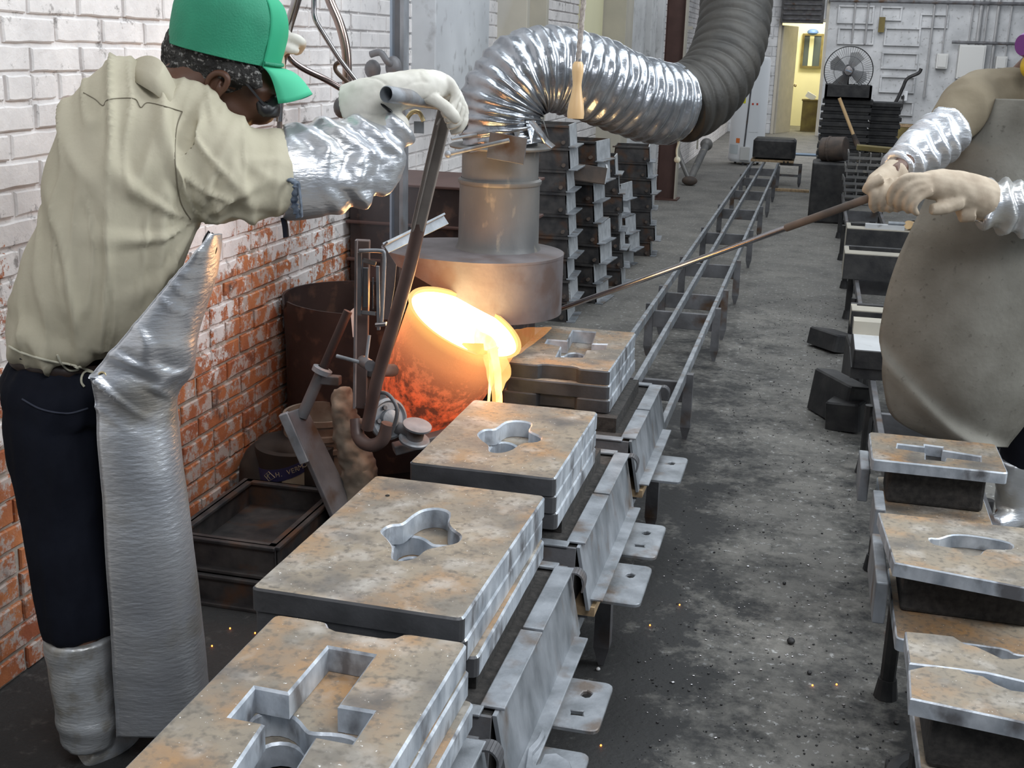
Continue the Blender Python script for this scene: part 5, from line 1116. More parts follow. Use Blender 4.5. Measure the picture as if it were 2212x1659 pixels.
# rusty cabinet behind the drum
t = thing('rusty_cabinet', (-1.6, 4.9, 0), 'tall dark rusty steel cabinet standing where the brick wall meets the haze', 'cabinet')
x0_, x1_ = -1.90, -1.20
MB().bb((x0_, 4.80, 0), (x1_, 5.35, 1.08)).obj('cabinet_body', barrel_m, t, bevel=.004)
for z in (.55, .76, .92, 1.085): MB().bb((x0_ - .01, 4.775, z - .012), (x1_ + .02, 5.36, z)).obj('ledge', rustcol, t, bevel=.003)
MB().bb((-1.86, 4.78, .58), (-1.60, 4.80, .73)).obj('door_panel', rustcol, t, bevel=.003); MB().bb((-1.52, 4.78, .58), (-1.25, 4.80, .73)).obj('door_panel', barrel_m, t, bevel=.003)
q = at(950, 440, 4.75); MB().bb((q.x - .04, 5.4, .9), (q.x + .12, 5.44, 1.06)).obj('pale_box', paint_s, t)
# skimming rod held by the second worker
ra, rb = at(1198, 672, 4.16), at(1880, 427, 3.62); rc = rb + (rb - ra).normalized() * .035
t = thing('skimming_rod', rb, 'long round steel skimming rod reaching from the tan gloves to the ladle', 'rod')
MB().cyl(ra - (rb - ra).normalized() * .12, ra + (rb - ra) * .78, .0095, 14).obj('rod_shaft', chrome, t, smooth=40); MB().cyl(ra + (rb - ra) * .775, rc, .012, 14).obj('rod_grip', rusty, t, smooth=40)

# ================================================================ FLOOR GRIT, EMBERS
m_ = MB(); m2 = MB(); rnd = random.Random(3)
for k in range(2600):
    y = 2.2 + 6.5 * rnd.random() ** 1.7; x = rnd.uniform(-.36, .30) if rnd.random() < .8 else rnd.uniform(-.4, 1.3)
    s = .0012 + .0028 * rnd.random() ** 3; (m2 if rnd.random() < .35 else m_).box((x, y, s * .5), (s * rnd.uniform(.8, 2), s * rnd.uniform(.8, 2), s), Matrix.Rotation(rnd.random() * 3, 3, 'Z'))
m_.obj('floor_grit', blackiron, kind='stuff', label='fine black grit scattered over the aisle floor', cat='grit')
m2.obj('floor_beads', chrome, kind='stuff', label='tiny bright iron beads scattered over the aisle floor', cat='grit')
for i, (px, py, s, lab) in enumerate([(1708, 1390, .012, 'black coke lump alone in the aisle'), (1694, 1262, .006, 'tiny black lump up the aisle near the wide plate'), (1748, 1456, .007, 'black crumb by the small crack in the aisle'), (1936, 1564, .007, 'black pebble under the wavy half plates'), (1292, 1448, .006, 'pale crumb on the floor by the steel ears')]):
    q = atz(px, py, 0); MB().ball(q + V((0, 0, s * .7)), (s, s * 1.2, s * .8), 8, 6).obj('lump', blackiron if i < 4 else paint_w, smooth=40, label=lab, cat='lump')
for px, py, lab in [(1468, 1308, 'orange ember on the aisle floor level with the middle steel ears'), (1404, 1352, 'orange ember in the aisle just right of the torn steel ear'), (1298, 1612, 'orange ember in the aisle nearest the bottom edge'),
        (1755, 1482, 'left one of two embers beside the wavy half plates'), (1807, 1480, 'right one of two embers beside the wavy half plates'), (1916, 1367, 'ember at the foot of the black leg under the right line'),
        (2178, 1358, 'ember on the floor seen between the right line supports'), (1258, 1483, 'ember close under the near end of the left mould line'),
        (568, 1332, 'brightest spark on the dark floor right of the silver apron'), (497, 1359, 'spark on the dark floor nearest the silver apron'), (551, 1369, 'middle spark of those on the dark floor by the nearest mould'),
        (458, 1397, 'lowest spark at the right hem of the silver apron')]:
    q = atz(px, py, 0); MB().ball(q + V((0, 0, .0025)), .0025, 8, 6).obj('ember', ember_m, smooth=60, label=lab, cat='ember')
# ---- smoke rising off the ladle, denser over the melt
sm = bpy.data.materials.new('pale foundry smoke'); sm.use_nodes = True; N, L = nodes(sm); N.remove(N['Principled BSDF'])
vs_ = N.new('ShaderNodeVolumePrincipled'); vs_.inputs['Color'].default_value = (.80, .84, .92, 1); L.new(vs_.outputs[0], N['Material Output'].inputs['Volume'])
geo = N.new('ShaderNodeNewGeometry'); tx = N.new('ShaderNodeTexCoord'); mp = N.new('ShaderNodeMapping'); mp.inputs['Scale'].default_value = (1, 1, .45); L.new(geo.outputs['Position'], mp.inputs[0])
n = N.new('ShaderNodeTexNoise'); n.inputs['Scale'].default_value = 5; n.inputs['Detail'].default_value = 4; L.new(mp.outputs[0], n.inputs['Vector'])
r = N.new('ShaderNodeMapRange'); r.inputs[1].default_value = .40; r.inputs[2].default_value = .68; r.inputs[3].default_value = 0; r.inputs[4].default_value = .9
L.new(n.outputs[0], r.inputs[0]); ad = N.new('ShaderNodeMath'); ad.inputs[1].default_value = .16; L.new(r.outputs[0], ad.inputs[0])
L.new(ad.outputs[0], vs_.inputs['Density'])
P = [at(850, 600, 4.0), at(850, 480, 4.02), at(858, 330, 4.05), at(880, 150, 4.05), at(890, 0, 4.05), at(895, -200, 4.05)]
MB().tube(cr(P, 6), cr1([.10, .12, .17, .26, .34, .40], 6), 20).obj('smoke', sm, kind='stuff', label='thin bluish smoke drifting up from the ladle past the steel post', cat='smoke')
# ================================================================ PEOPLE
def ridge(p, sx=7, sy=7, sz=2.4, amp=.011, off=0):
    q = V((p.x * sx + off, p.y * sy, p.z * sz)); a = noise.noise(q); b = noise.noise(q * 2.3 + V((3, 1, 7)))
    return amp * ((1 - abs(a) * 2.6) * .8 + (1 - abs(b) * 2.6) * .35 - .4)
def inner(P, k=.82): return [(p[0], p[1], p[2], p[3] * k, (p[4] if len(p) > 4 else p[3]) * k) for p in P]
def sheet(name, rows, nx, m, parent, yf, th=.004, fn=None, **kw):
    """hanging cloth: rows of (py, px_left, px_right) with depth yf(row t, across u)"""
    ys = cr1([r[0] for r in rows], 8); ls = cr1([r[1] for r in rows], 8); rs = cr1([r[2] for r in rows], 8); n = len(ys); g = []
    for i in range(n):
        row = []
        for j in range(nx + 1):
            u = j / nx; px, Y = yf(i / (n - 1), u, ls[i], rs[i]); p = at(px, ys[i], Y)
            if fn: p = p - CF * fn(p, u, i / (n - 1))
            row.append(p)
        g.append(row)
    vs = [p for r in g for p in r]; w1 = nx + 1
    fs = [(i * w1 + j, i * w1 + j + 1, (i + 1) * w1 + j + 1, (i + 1) * w1 + j) for i in range(n - 1) for j in range(nx)]
    return MB().add(vs, fs).obj(name, m, parent, smooth=80, solid=th, **kw), g
from mathutils.bvhtree import BVHTree
def hitter(*objs):
    T = [BVHTree.FromPolygons([v.co.copy() for v in o.data.vertices], [tuple(p.vertices) for p in o.data.polygons]) for o in objs]
    def f(px, py, lift=.002):
        d = ray(px, py).normalized(); best = None
        for t in T:
            h = t.ray_cast(EYE, d)
            if h[0] is not None and (best is None or h[3] < best[3]): best = h
        return None if best is None else best[0] - d * lift
    return f
def seam(f, pts, r, m, nm, par, lift=.001, k=8):
    P = [f(p.x, p.y, lift) for p in cr([V((a, b, 0)) for a, b in pts], k)]; P = [p for p in P if p is not None]
    return MB().tube(P, r, 6).obj(nm, m, par, smooth=60)
# ---------------- the pourer in the green cap
p1 = thing('person', (-1.5, 2.3, 0), 'person in green cap, khaki shirt and silver apron bending right to tip the ladle', 'person')
torso = [(158, 772, 2.30, 96, 100), (152, 742, 2.30, 130, 128), (160, 700, 2.31, 142, 134), (200, 630, 2.32, 160, 145), (245, 520, 2.34, 163, 148), (272, 420, 2.36, 166, 148), (290, 330, 2.38, 168, 142), (300, 260, 2.40, 158, 125), (318, 212, 2.42, 120, 100), (352, 185, 2.44, 66, 65)]
arm = [(390, 310, 2.38, 95, 85), (460, 348, 2.42, 120, 92), (520, 372, 2.46, 110, 84), (580, 372, 2.51, 98, 74), (622, 372, 2.55, 92, 68)]
arm2 = [(360, 250, 2.50, 80, 80), (430, 225, 2.68, 70, 70), (520, 180, 2.88, 55, 55), (585, 130, 3.00, 40, 40)]
legA = [(135, 800, 2.30, 110, 105), (122, 900, 2.29, 108, 100), (142, 1060, 2.27, 100, 90), (158, 1220, 2.24, 92, 80), (172, 1380, 2.21, 68, 64)]
legB = [(200, 800, 2.36, 95, 95), (260, 920, 2.40, 92, 90), (300, 1100, 2.44, 84, 80), (322, 1280, 2.46, 74, 70), (335, 1430, 2.46, 58, 56)]
neck = [(352, 205, 2.44, 50, 50), (395, 190, 2.48, 60, 54), (440, 160, 2.51, 72, 60)]
face = [(492, 140, 2.545, 86, 66), (530, 185, 2.56, 66, 54), (552, 222, 2.565, 48, 44), (566, 250, 2.57, 32, 34), (572, 268, 2.57, 16, 20)]
m_ = MB()
for P in (inner(torso), inner(arm, .6), [(600, 372, 2.54, 50, 45), (720, 355, 2.62, 40, 38), (790, 280, 2.68, 28, 28), (850, 210, 2.72, 24, 26), (930, 190, 2.79, 20, 22)], inner(arm2, .6), [(570, 140, 2.98, 24, 24), (618, 95, 3.05, 22, 24)], inner(legA, .8), inner(legB, .8),
          [(172, 1350, 2.21, 50, 48), (188, 1560, 2.2, 42, 42), (230, 1600, 2.27, 32, 30), (300, 1572, 2.38, 22, 22)], [(335, 1400, 2.46, 45, 44), (345, 1530, 2.46, 38, 36), (400, 1500, 2.56, 28, 26)], neck, face,
          [(455, 200, 2.52, 46, 40), (500, 232, 2.545, 50, 44), (545, 255, 2.56, 34, 36)], [(572, 195, 2.56, 30, 34), (590, 222, 2.565, 14, 14), (600, 240, 2.57, 12, 12)], [(580, 250, 2.57, 14, 18), (584, 262, 2.57, 10, 14)]): ptube(m_, P, 18, 5)
hc = at(474, 118, 2.535); m_.ball(hc, (.105, .085, .10), 24, 16)
fuse(m_, 'body', skin, p1, .0075, 5)
ec = at(472, 190, 2.447); m_ = MB()
E_ = [(452, 218), (446, 196), (450, 172), (466, 158), (484, 160), (492, 172), (486, 190), (474, 204), (464, 222)]
m_.tube(cr([at(x, y, 2.452) for x, y in E_], 5), [.004 + .0035 * math.sin(PI * i / 40) for i in range(41)], 10).tube(cr([at(478, 175, 2.457), at(470, 190, 2.452), at(462, 205, 2.457)], 5), .0045, 8)
P = [(462, 215, 2.47, 12, 10), (464, 195, 2.47, 20, 10), (472, 172, 2.47, 18, 10), (480, 162, 2.47, 8, 8)]; ptube(m_, P, 12, 4)
fuse(m_, 'ear', skin, p1, .003, 3)
# short greying hair below the cap
m_ = MB(); m_.ball(at(462, 122, 2.535), (.121, .090, .098), 28, 18)
ptube(m_, [(395, 150, 2.50, 46, 60), (400, 190, 2.49, 30, 44), (402, 212, 2.48, 12, 20)], 16, 4); ptube(m_, [(490, 130, 2.48, 44, 24), (520, 152, 2.482, 34, 18), (548, 172, 2.49, 22, 12), (560, 192, 2.495, 10, 8)], 14, 4)
fuse(m_, 'hair', hair_m, p1, .006, 3, fn=lambda p, n_: .004 * noise.noise(p * 90))
# shirt
m_ = MB(); [ptube(m_, P, 26, 6) for P in (torso, arm, arm2)]
ptube(m_, [(320, 215, 2.42, 60, 90), (420, 262, 2.42, 84, 70), (500, 290, 2.44, 46, 50)], 18, 5)
def shirt_fold(p, n_):
    q = V((p.x * 9 + p.y * 5, 0, p.z * 2.2)); a = noise.noise(q + V((0, 4, 0))); b = noise.noise(V((p.x * 17 + p.y * 9, 3, p.z * 4.5)))
    d = .016 * (math.exp(-(a / .10) ** 2) - .3) + .007 * (math.exp(-(b / .10) ** 2) - .3)
    q = p - at(425, 470, 2.40); r = q.length            # folds radiating from the armpit
    d += .013 * math.exp(-((r - .15) / .09) ** 2) * (max(0, math.sin(math.atan2(q.z, q.x * .8 + q.y * .6) * 9 + r * 16)) ** 2 - .3)
    q = p - at(160, 750, 2.2); d += .012 * math.exp(-(q.z / .09) ** 2) * noise.noise(V((p.x * 16, p.y * 16, p.z * 7)))
    fade = min(1, max(.12, (at(625, 372, 2.55) - p).length / .16 - .35))
    if p.x > -1.30: d += .010 * (math.exp(-(noise.noise(V(((p.x + p.z) * 10, p.y * 3, (p.z - p.x) * 4))) / .12) ** 2) - .35)
    return d * fade
sh = fuse(m_, 'shirt', khaki, p1, .0075, 6, fn=shirt_fold)
def collar_ring(t0, t1, c, rr, tilt, h, m, nm, par, lean=.0):
    n = 36; A = []; B = []
    for j in range(n + 1):
        t = t0 + (t1 - t0) * j / n; d = CR * math.cos(t) * rr + CF * math.sin(t) * rr * .9
        b0 = c + d + tilt * (math.cos(t)); A.append(b0); B.append(b0 + d.normalized() * lean + V((0, 0, h)) + tilt * .2)
    return MB().add(A + B, [(j, j + 1, n + 2 + j, n + 1 + j) for j in range(n)]).obj(nm, m, par, smooth=80, solid=.006)
cq = at(352, 190, 2.44); ups = (at(395, 150, 2.47) - at(345, 205, 2.44)).normalized(); u2 = ups.cross(CF).normalized(); v2 = ups.cross(u2)
def band_loop(c, ax, ra, rb, h0, h1, m, nm, par, a0=0, a1=2 * PI, flare=0., th=.005):
    u_ = ax.cross(CF).normalized(); v_ = ax.cross(u_); n = 48; A = []; B = []
    for j in range(n + 1):
        t = a0 + (a1 - a0) * j / n; e = u_ * math.cos(t) * ra + v_ * math.sin(t) * rb; A.append(c + e + ax * h0); B.append(c + e * (1 + flare) + ax * h1)
    return MB().add(A + B, [(j, j + 1, n + 2 + j, n + 1 + j) for j in range(n)]).obj(nm, m, par, smooth=80, solid=th)
A = cr([at(*q) for q in [(284, 150, 2.52), (290, 132, 2.44), (318, 122, 2.38), (346, 132, 2.365), (368, 165, 2.37), (392, 212, 2.39), (418, 226, 2.44)]], 5); B = cr([at(*q) for q in [(270, 172, 2.50), (274, 166, 2.38), (300, 182, 2.335), (330, 200, 2.325), (350, 216, 2.335), (372, 232, 2.35), (400, 240, 2.41)]], 5)
k_ = len(A); Cc = [a.lerp(at(350, 185, 2.46), .12) - V((0, 0, .006)) for a in A]
MB().add(B + [b.lerp(a, .5) - CF * .006 for a, b in zip(A, B)] + A + Cc, [(r * k_ + j, r * k_ + j + 1, (r + 1) * k_ + j + 1, (r + 1) * k_ + j) for r in range(3) for j in range(k_ - 1)]).obj('collar', khaki, p1, smooth=80, solid=.004)
# yoke seam across the back
fs_ = hitter(sh); seam_m = mat('dark khaki stitching', (.16, .14, .10), rough=.9)
seam(fs_, [(180, 200), (205, 214), (222, 228), (232, 216), (262, 212), (292, 214), (304, 232), (318, 222), (350, 228), (394, 241)], .0011, seam_m, 'yoke_seam', p1)
seam(fs_, [(394, 241), (382, 275), (378, 330), (382, 390), (392, 440), (412, 474)], .0013, seam_m, 'armhole_seam', p1)
# belt, cord, trousers
bc_ = at(138, 774, 2.31); ax = (V((0, 0, 1)) + CR * .16).normalized()
belt_ = band_loop(bc_, ax, .113, .112, -.017, .017, leather_b, 'belt', p1, th=.003)
for px in (48,): MB().box(at(px, 752, 2.19), (.012, .008, .05)).obj('belt_loop', navy, p1)
m_ = MB(); ptube(m_, [(140, 778, 2.31, 112, 106), (142, 835, 2.31, 134, 128), (150, 900, 2.31, 120, 115)], 24, 5); ptube(m_, legA, 22, 6); ptube(m_, legB, 22, 6)
seam_n = mat('navy seam', (.03, .035, .055), rough=.8); trs = fuse(m_, 'trousers', navy, p1, .009, 5, fn=lambda p, n_: ridge(p, 10, 10, 2.2, .012, 9))
fw = hitter(trs, belt_, sh)
seam(fw, [(20, 748), (48, 762), (100, 778), (150, 787), (182, 796), (206, 806)], .0026, twine, 'apron_cord', p1, .004)
seam(fw, [(150, 787), (170, 797), (150, 800), (132, 784), (124, 766)], .0026, twine, 'cord_knot', p1, .006); seam(fw, [(204, 806), (186, 802), (177, 812), (176, 826), (182, 835)], .0026, twine, 'cord_end', p1, .006)
seam(fw, [(48, 862), (90, 884), (145, 893), (190, 882)], .0022, seam_n, 'pocket_seam', p1)
# silver leggings over the shoes
m_ = MB(); ptube(m_, [(170, 1372, 2.21, 75, 70), (178, 1470, 2.205, 66, 62), (188, 1550, 2.20, 60, 57), (190, 1600, 2.20, 56, 55)], 26, 5); ptube(m_, [(185, 1612, 2.20, 50, 48), (240, 1618, 2.25, 42, 40), (295, 1604, 2.33, 32, 34), (335, 1585, 2.40, 18, 22)], 20, 5)
fuse(m_, 'legging', silver_d, p1, .007, 3, fn=lambda p, n_: .005 * noise.noise(V((p.x * 9, p.y * 9, p.z * 22))) + .006 * math.exp(-((p.z - .10) / .02) ** 2))
m_ = MB(); ptube(m_, [(335, 1390, 2.46, 68, 64), (342, 1520, 2.46, 56, 52), (380, 1545, 2.5, 44, 42), (440, 1520, 2.6, 26, 28)], 20, 5); fuse(m_, 'legging', silver_d, p1, .008, 3)
# apron wrapped round the front
rows = [(505, 452, 478), (535, 432, 476), (600, 375, 466), (660, 325, 446), (720, 275, 428), (770, 232, 422), (806, 206, 412), (850, 206, 386), (900, 209, 384), (980, 214, 392), (1080, 222, 405), (1200, 230, 420), (1320, 238, 434), (1440, 245, 446), (1530, 250, 456), (1592, 253, 462)]
def ap(t, u, l, r):
    th = u * 2.5; return l + (r - l) * (math.sin(min(th, PI / 2)) if th < PI / 2 else math.sin(th)), 2.17 + .06 * (t < .3) * (1 - t / .3) + .30 * (1 - math.cos(th)) * .5 * (1.15)
def apf(p, u, t):
    w = math.exp(-((t - .42) / .10) ** 2); f = noise.noise(V((p.x * 4, p.y * 4, p.z * 26))); f2 = math.exp(-(noise.noise(V((p.x * 5, p.y * 5, p.z * 15 + p.x * 12))) / .13) ** 2); return w * (.012 * math.sin(u * 5 + p.z * 42) + .018 * f2) + .006 * f2 * (t < .5) + .005 * noise.noise(p * 8) + .0016 * f * (t > .5)
apo, g = sheet('apron', rows, 44, silver_m, p1, ap, fn=apf)
MB().tube([r[0] for r in g], .0022, 6).obj('apron_hem', silver_m, p1, smooth=60)
e_ = g[48][2] if len(g) > 48 else g[-1][2]; q = at(221, 813, 2.165)
MB().tube([q + (CR * math.cos(k * PI / 8) + CU * math.sin(k * PI / 8)) * .0085 for k in range(16)], .0028, 8, ref=tuple(CF), closed=True).obj('eyelet', brass, p1, smooth=60)
MB().lathe([(0, 0), (.007, 0), (.007, .001), (0, .001)], q + CF * -.001, -CF, 16).obj('eyelet_hole', dark_in, p1)
MB().tube(cr([at(437, 545, 2.27), at(441, 520, 2.27), at(452, 500, 2.28)]), [(.002, .006)] * 17, 6).tube(cr([at(458, 558, 2.28), at(466, 535, 2.28), at(460, 505, 2.3)]), [(.002, .006)] * 17, 6).obj('neck_strap', blk, p1, smooth=60)
# silver sleeve with zigzag folds
m_ = MB(); ptube(m_, [(610, 372, 2.55, 104, 84), (640, 372, 2.565, 104, 84), (700, 362, 2.60, 103, 82), (760, 345, 2.645, 100, 78), (810, 315, 2.68, 78, 64), (842, 285, 2.70, 56, 50), (858, 268, 2.71, 44, 42)], 30, 6)
sa = (at(850, 275, 2.7) - at(620, 372, 2.56)).normalized(); s0 = at(620, 372, 2.56)
def slf(p, n_):
    s = (p - s0).dot(sa); u = (p - s0).dot(CU); z = 4.5 * abs(((u * 6 + .25) % 1) - .5)
    w = min(1, max(0, (s - .03) / .08)); return w * (.0085 * math.sin(s * 80 + z * 2.2) + .009 * noise.noise(p * 17) + .004 * noise.noise(p * 45))
fuse(m_, 'silver_sleeve', silver_m, p1, .0055, 2, fn=slf)
MB().tube(cr([at(627, 388, 2.47), at(640, 400, 2.455), at(636, 440, 2.46), at(648, 470, 2.47)]), [(.004, .008)] * 25, 8, fn=lambda i, a: 1 + .4 * math.sin(i * 2.3)).obj('frayed_denim', denim, p1, smooth=60)
MB().tube(cr([at(645, 395, 2.455), at(650, 440, 2.46), at(652, 468, 2.47)]), [(.003, .005)] * 17, 6).obj('frayed_denim', denim, p1, smooth=60)
MB().tube(cr([at(612, 470, 2.52), at(616, 490, 2.52), at(618, 512, 2.52)]), [(.004, .014)] * 17, 8).obj('frayed_denim', navy, p1, smooth=60)
# right glove: cuff, palm, four fingers and thumb closed on the lever
m_ = MB(); ptube(m_, [(752, 235, 2.69, 54, 44), (800, 218, 2.69, 50, 42), (850, 200, 2.71, 44, 40), (900, 188, 2.74, 38, 40), (940, 188, 2.79, 34, 40), (962, 196, 2.82, 28, 34)], 24, 5)
ptube(m_, [(800, 262, 2.70, 26, 36), (850, 268, 2.70, 30, 38), (868, 285, 2.71, 22, 30)], 16, 5)
for i, (k, y) in enumerate([(0, 2.78), (1, 2.81), (2, 2.84), (3, 2.87)]):
    ptube(m_, [(930 + 6 * i, 176 + 3 * i, y, 14, 12), (966 + 7 * i, 174 + 11 * i, y, 11.5, 10.5), (984 + 6 * i, 202 + 14 * i, y, 11, 10), (974 + 6 * i, 236 + 14 * i, y - .012, 10, 9.5), (956 + 5 * i, 248 + 13 * i, y - .02, 7.5, 8)], 12, 5)
ptube(m_, [(915, 205, 2.74, 16, 15), (950, 222, 2.74, 14, 13), (978, 248, 2.75, 12, 12), (988, 262, 2.76, 8, 8)], 12, 5)
fuse(m_, 'glove', glove_w, p1, .0042, 2, fn=lambda p, n_: .004 * noise.noise(p * 18) - .0022 * math.exp(-(noise.noise(V((p.x * 10, p.y * 22, p.z * 30))) / .06) ** 2) + .001 * noise.noise(p * 70))
# left glove on the bail rod
m_ = MB(); ptube(m_, [(560, 120, 2.96, 36, 34), (600, 92, 3.00, 32, 30), (625, 90, 3.02, 24, 28)], 18, 5)
for i in range(4): ptube(m_, [(612, 80 + 8 * i, 3.0 + .012 * i, 12, 12), (636, 82 + 8 * i, 2.995 + .012 * i, 11, 11), (655 - 3 * i, 94 + 5 * i, 3.01 + .012 * i, 9, 9), (650 - 4 * i, 104 + 4 * i, 3.03 + .012 * i, 6, 6)], 10, 4)
ptube(m_, [(610, 100, 2.99, 12, 12), (632, 108, 2.99, 10, 10), (645, 112, 3.0, 6, 6)], 10, 4)
fuse(m_, 'glove', glove_w, p1, .0045, 2, fn=lambda p, n_: .002 * noise.noise(p * 40))
# cap
cb = at(487, 108, 2.535); cax = (V((0, 0, 1)) * .96 + (CR * 1) * .20).normalized(); cu_ = (CR - cax * CR.dot(cax)).normalized(); cv_ = cax.cross(cu_)
prof = [(-.012, 1.0), (.0, 1.0), (.03, 1.02), (.07, 1.02), (.10, .96), (.125, .82), (.142, .58), (.15, .30), (.152, .02)]
hs = cr1([p[0] for p in prof], 4); ks = cr1([p[1] for p in prof], 4)
def crown(a0, a1, grow, m, nm, n=40, k0=0):
    rs = [[cb + cax * h + (cu_ * math.cos(a0 + (a1 - a0) * j / n) * .123 + cv_ * math.sin(a0 + (a1 - a0) * j / n) * .098) * k * grow * (1 + .012 * noise.noise(V((h * 30, j * .3, 1)))) for j in range(n + 1)] for h, k in zip(hs[k0:], ks[k0:])]
    w1 = n + 1; return MB().add([p for r in rs for p in r], [(i * w1 + j, i * w1 + j + 1, (i + 1) * w1 + j + 1, (i + 1) * w1 + j) for i in range(len(rs) - 1) for j in range(n)]).obj(nm, m, p1, smooth=70, solid=.002)
crown(.62, 2 * PI - .62, 1.0, cap_m, 'cap_mesh'); crown(-.66, .66, 1.012, cap_f, 'cap_front', 20)
rs = []
for i in range(13):
    s = i / 12
    row = []
    for j in range(21):
        u = -1 + 2 * j / 20; wd = .088 * (1 - .55 * s ** 2.6) * (1 if s < 1 else .9)
        a_ = u * .66; base = cb - cax * .012 + cu_ * math.cos(a_) * .123 * 1.0 + cv_ * math.sin(a_) * .098
        tip = cb + cu_ * (.123 + .082 * math.sqrt(max(0, 1 - (u * .96) ** 2))) + cv_ * u * .062 - cax * (.062 + .012 * (1 - u * u) * -1)
        mid_ = base.lerp(tip, s) + cax * (.014 * math.sin(PI * s) - .020 * (u * u) * s); row.append(mid_)
    rs.append(row)
MB().add([p for r in rs for p in r], [(i * 21 + j, i * 21 + j + 1, (i + 1) * 21 + j + 1, (i + 1) * 21 + j) for i in range(12) for j in range(20)]).obj('cap_brim', cap_b, p1, smooth=80, solid=.003)
MB().tube([cb - cax * .004 + cu_ * math.cos(a_) * .128 + cv_ * math.sin(a_) * .103 for a_ in [-.66 + 1.32 * i / 20 for i in range(21)]], .0042, 8).obj('cap_cord', cap_m, p1, smooth=60)
# safety glasses
MB().bar(at(522, 168, 2.475), at(572, 228, 2.49), .005, .004, up=CF).obj('glasses_arm', blk, p1)
m_ = MB(); ptube(m_, [(560, 222, 2.50, 8, 10), (572, 236, 2.50, 17, 12), (588, 232, 2.53, 16, 22), (596, 228, 2.57, 10, 26)], 12, 4); m_.obj('glasses_shield', blk, p1, smooth=60)

# ---------------- the skimmer at the right edge
p2 = thing('person', (.85, 4.35, 0), 'person in olive shirt and long grimy leather apron holding the skimming rod', 'person')
torso2 = [(2250, 760, 4.36, 120, 100), (2255, 640, 4.34, 135, 108), (2250, 500, 4.30, 140, 108), (2240, 380, 4.26, 138, 105), (2225, 280, 4.22, 128, 95), (2205, 210, 4.2, 100, 75), (2205, 165, 4.2, 50, 46)]
armA = [(2165, 215, 4.18, 62, 60), (2120, 205, 4.12, 56, 56), (2078, 240, 4.02, 56, 54), (2040, 292, 3.94, 46, 46)]
armB = [(2340, 260, 4.2, 70, 66), (2360, 360, 4.1, 60, 58), (2300, 440, 3.98, 56, 54), (2225, 455, 3.88, 52, 50)]
lA = [(2225, 760, 4.36, 75, 72), (2225, 870, 4.40, 66, 64), (2212, 990, 4.45, 50, 48)]
lB = [(2250, 760, 4.44, 75, 72), (2160, 880, 4.56, 60, 58), (2060, 1000, 4.68, 44, 42)]
m_ = MB()
for P in (inner(torso2), inner(armA, .6), [(2040, 292, 3.94, 28, 28), (1980, 335, 3.8, 24, 24), (1925, 375, 3.68, 18, 18)], inner(armB, .6), [(2225, 455, 3.88, 30, 28), (2130, 425, 3.75, 24, 22), (2050, 405, 3.68, 20, 20)], inner(lA, .8), inner(lB, .8),
          [(2212, 980, 4.45, 38, 36), (2195, 1085, 4.48, 28, 28), (2160, 1120, 4.44, 20, 18)], [(2060, 1000, 4.68, 34, 32), (2010, 1080, 4.76, 24, 24), (1970, 1095, 4.72, 16, 15)], [(2205, 180, 4.2, 38, 36), (2250, 140, 4.18, 42, 40), (2275, 110, 4.16, 45, 44)], [(2255, 95, 4.1, 45, 44), (2240, 130, 4.08, 32, 32), (2232, 148, 4.08, 18, 20)], [(2240, 95, 4.07, 20, 20), (2222, 108, 4.05, 9, 9)]): ptube(m_, P, 16, 5)
m_.ball(at(2285, 70, 4.16), (.09, .10, .115), 20, 14)
fuse(m_, 'body', skin, p2, .010, 4)
m_ = MB(); m_.ball(at(2290, 52, 4.17), (.098, .108, .108), 20, 14); fuse(m_, 'hair', hair_m, p2, .009, 3)
m_ = MB(); [ptube(m_, P, 22, 6) for P in (torso2, armA, armB)]; ptube(m_, [(2205, 190, 4.18, 56, 50), (2212, 150, 4.18, 44, 42)], 18, 5)
fuse(m_, 'shirt', olive, p2, .010, 5, fn=lambda p, n_: ridge(p, 7, 7, 3, .008, 21))
m_ = MB(); [ptube(m_, P, 20, 5) for P in (lA, lB)]; ptube(m_, [(2245, 720, 4.38, 110, 90), (2235, 800, 4.4, 100, 88)], 20, 4); fuse(m_, 'trousers', navy, p2, .010, 4, fn=lambda p, n_: ridge(p, 8, 8, 3, .010, 31))
m_ = MB(); ptube(m_, [(2205, 985, 4.45, 52, 50), (2194, 1070, 4.48, 42, 40), (2190, 1105, 4.47, 38, 36)], 20, 5); ptube(m_, [(2190, 1112, 4.46, 32, 30), (2168, 1125, 4.42, 26, 24), (2150, 1132, 4.38, 16, 16)], 16, 4); fuse(m_, 'legging', silver_m, p2, .008, 3, fn=lambda p, n_: .008 * noise.noise(p * 16))
m_ = MB(); ptube(m_, [(2045, 1020, 4.70, 40, 38), (2010, 1078, 4.76, 30, 30), (1965, 1092, 4.70, 22, 20), (1942, 1095, 4.66, 12, 12)], 16, 4); fuse(m_, 'boot', silver_d, p2, .008, 3, fn=lambda p, n_: .006 * noise.noise(p * 20))
rows2 = [(215, 2150, 2330), (262, 2108, 2340), (330, 2062, 2345), (400, 2015, 2350), (470, 1980, 2350), (560, 1938, 2350), (650, 1912, 2335), (750, 1902, 2300), (840, 1910, 2262), (900, 1930, 2225), (940, 2000, 2195), (966, 2085, 2178)]
def ap2(t, u, l, r): return l + (r - l) * u, 4.10 - .13 * math.sin(PI * min(1, .12 + u * .9)) ** .8 + .03 * (t > .6) * (t - .6)
def ap2f(p, u, t):
    d = .012 * noise.noise(V((p.x * 5, 0, p.z * 4)))
    q = (p.z - .60) + (p.x - .36) * .9 - .5 * (p.x - .36) ** 2; return d + .02 * math.exp(-(q / .03) ** 2) - .014 * math.exp(-((q - .07) / .04) ** 2)
sheet('apron', rows2, 40, hide, p2, ap2, .006, ap2f)
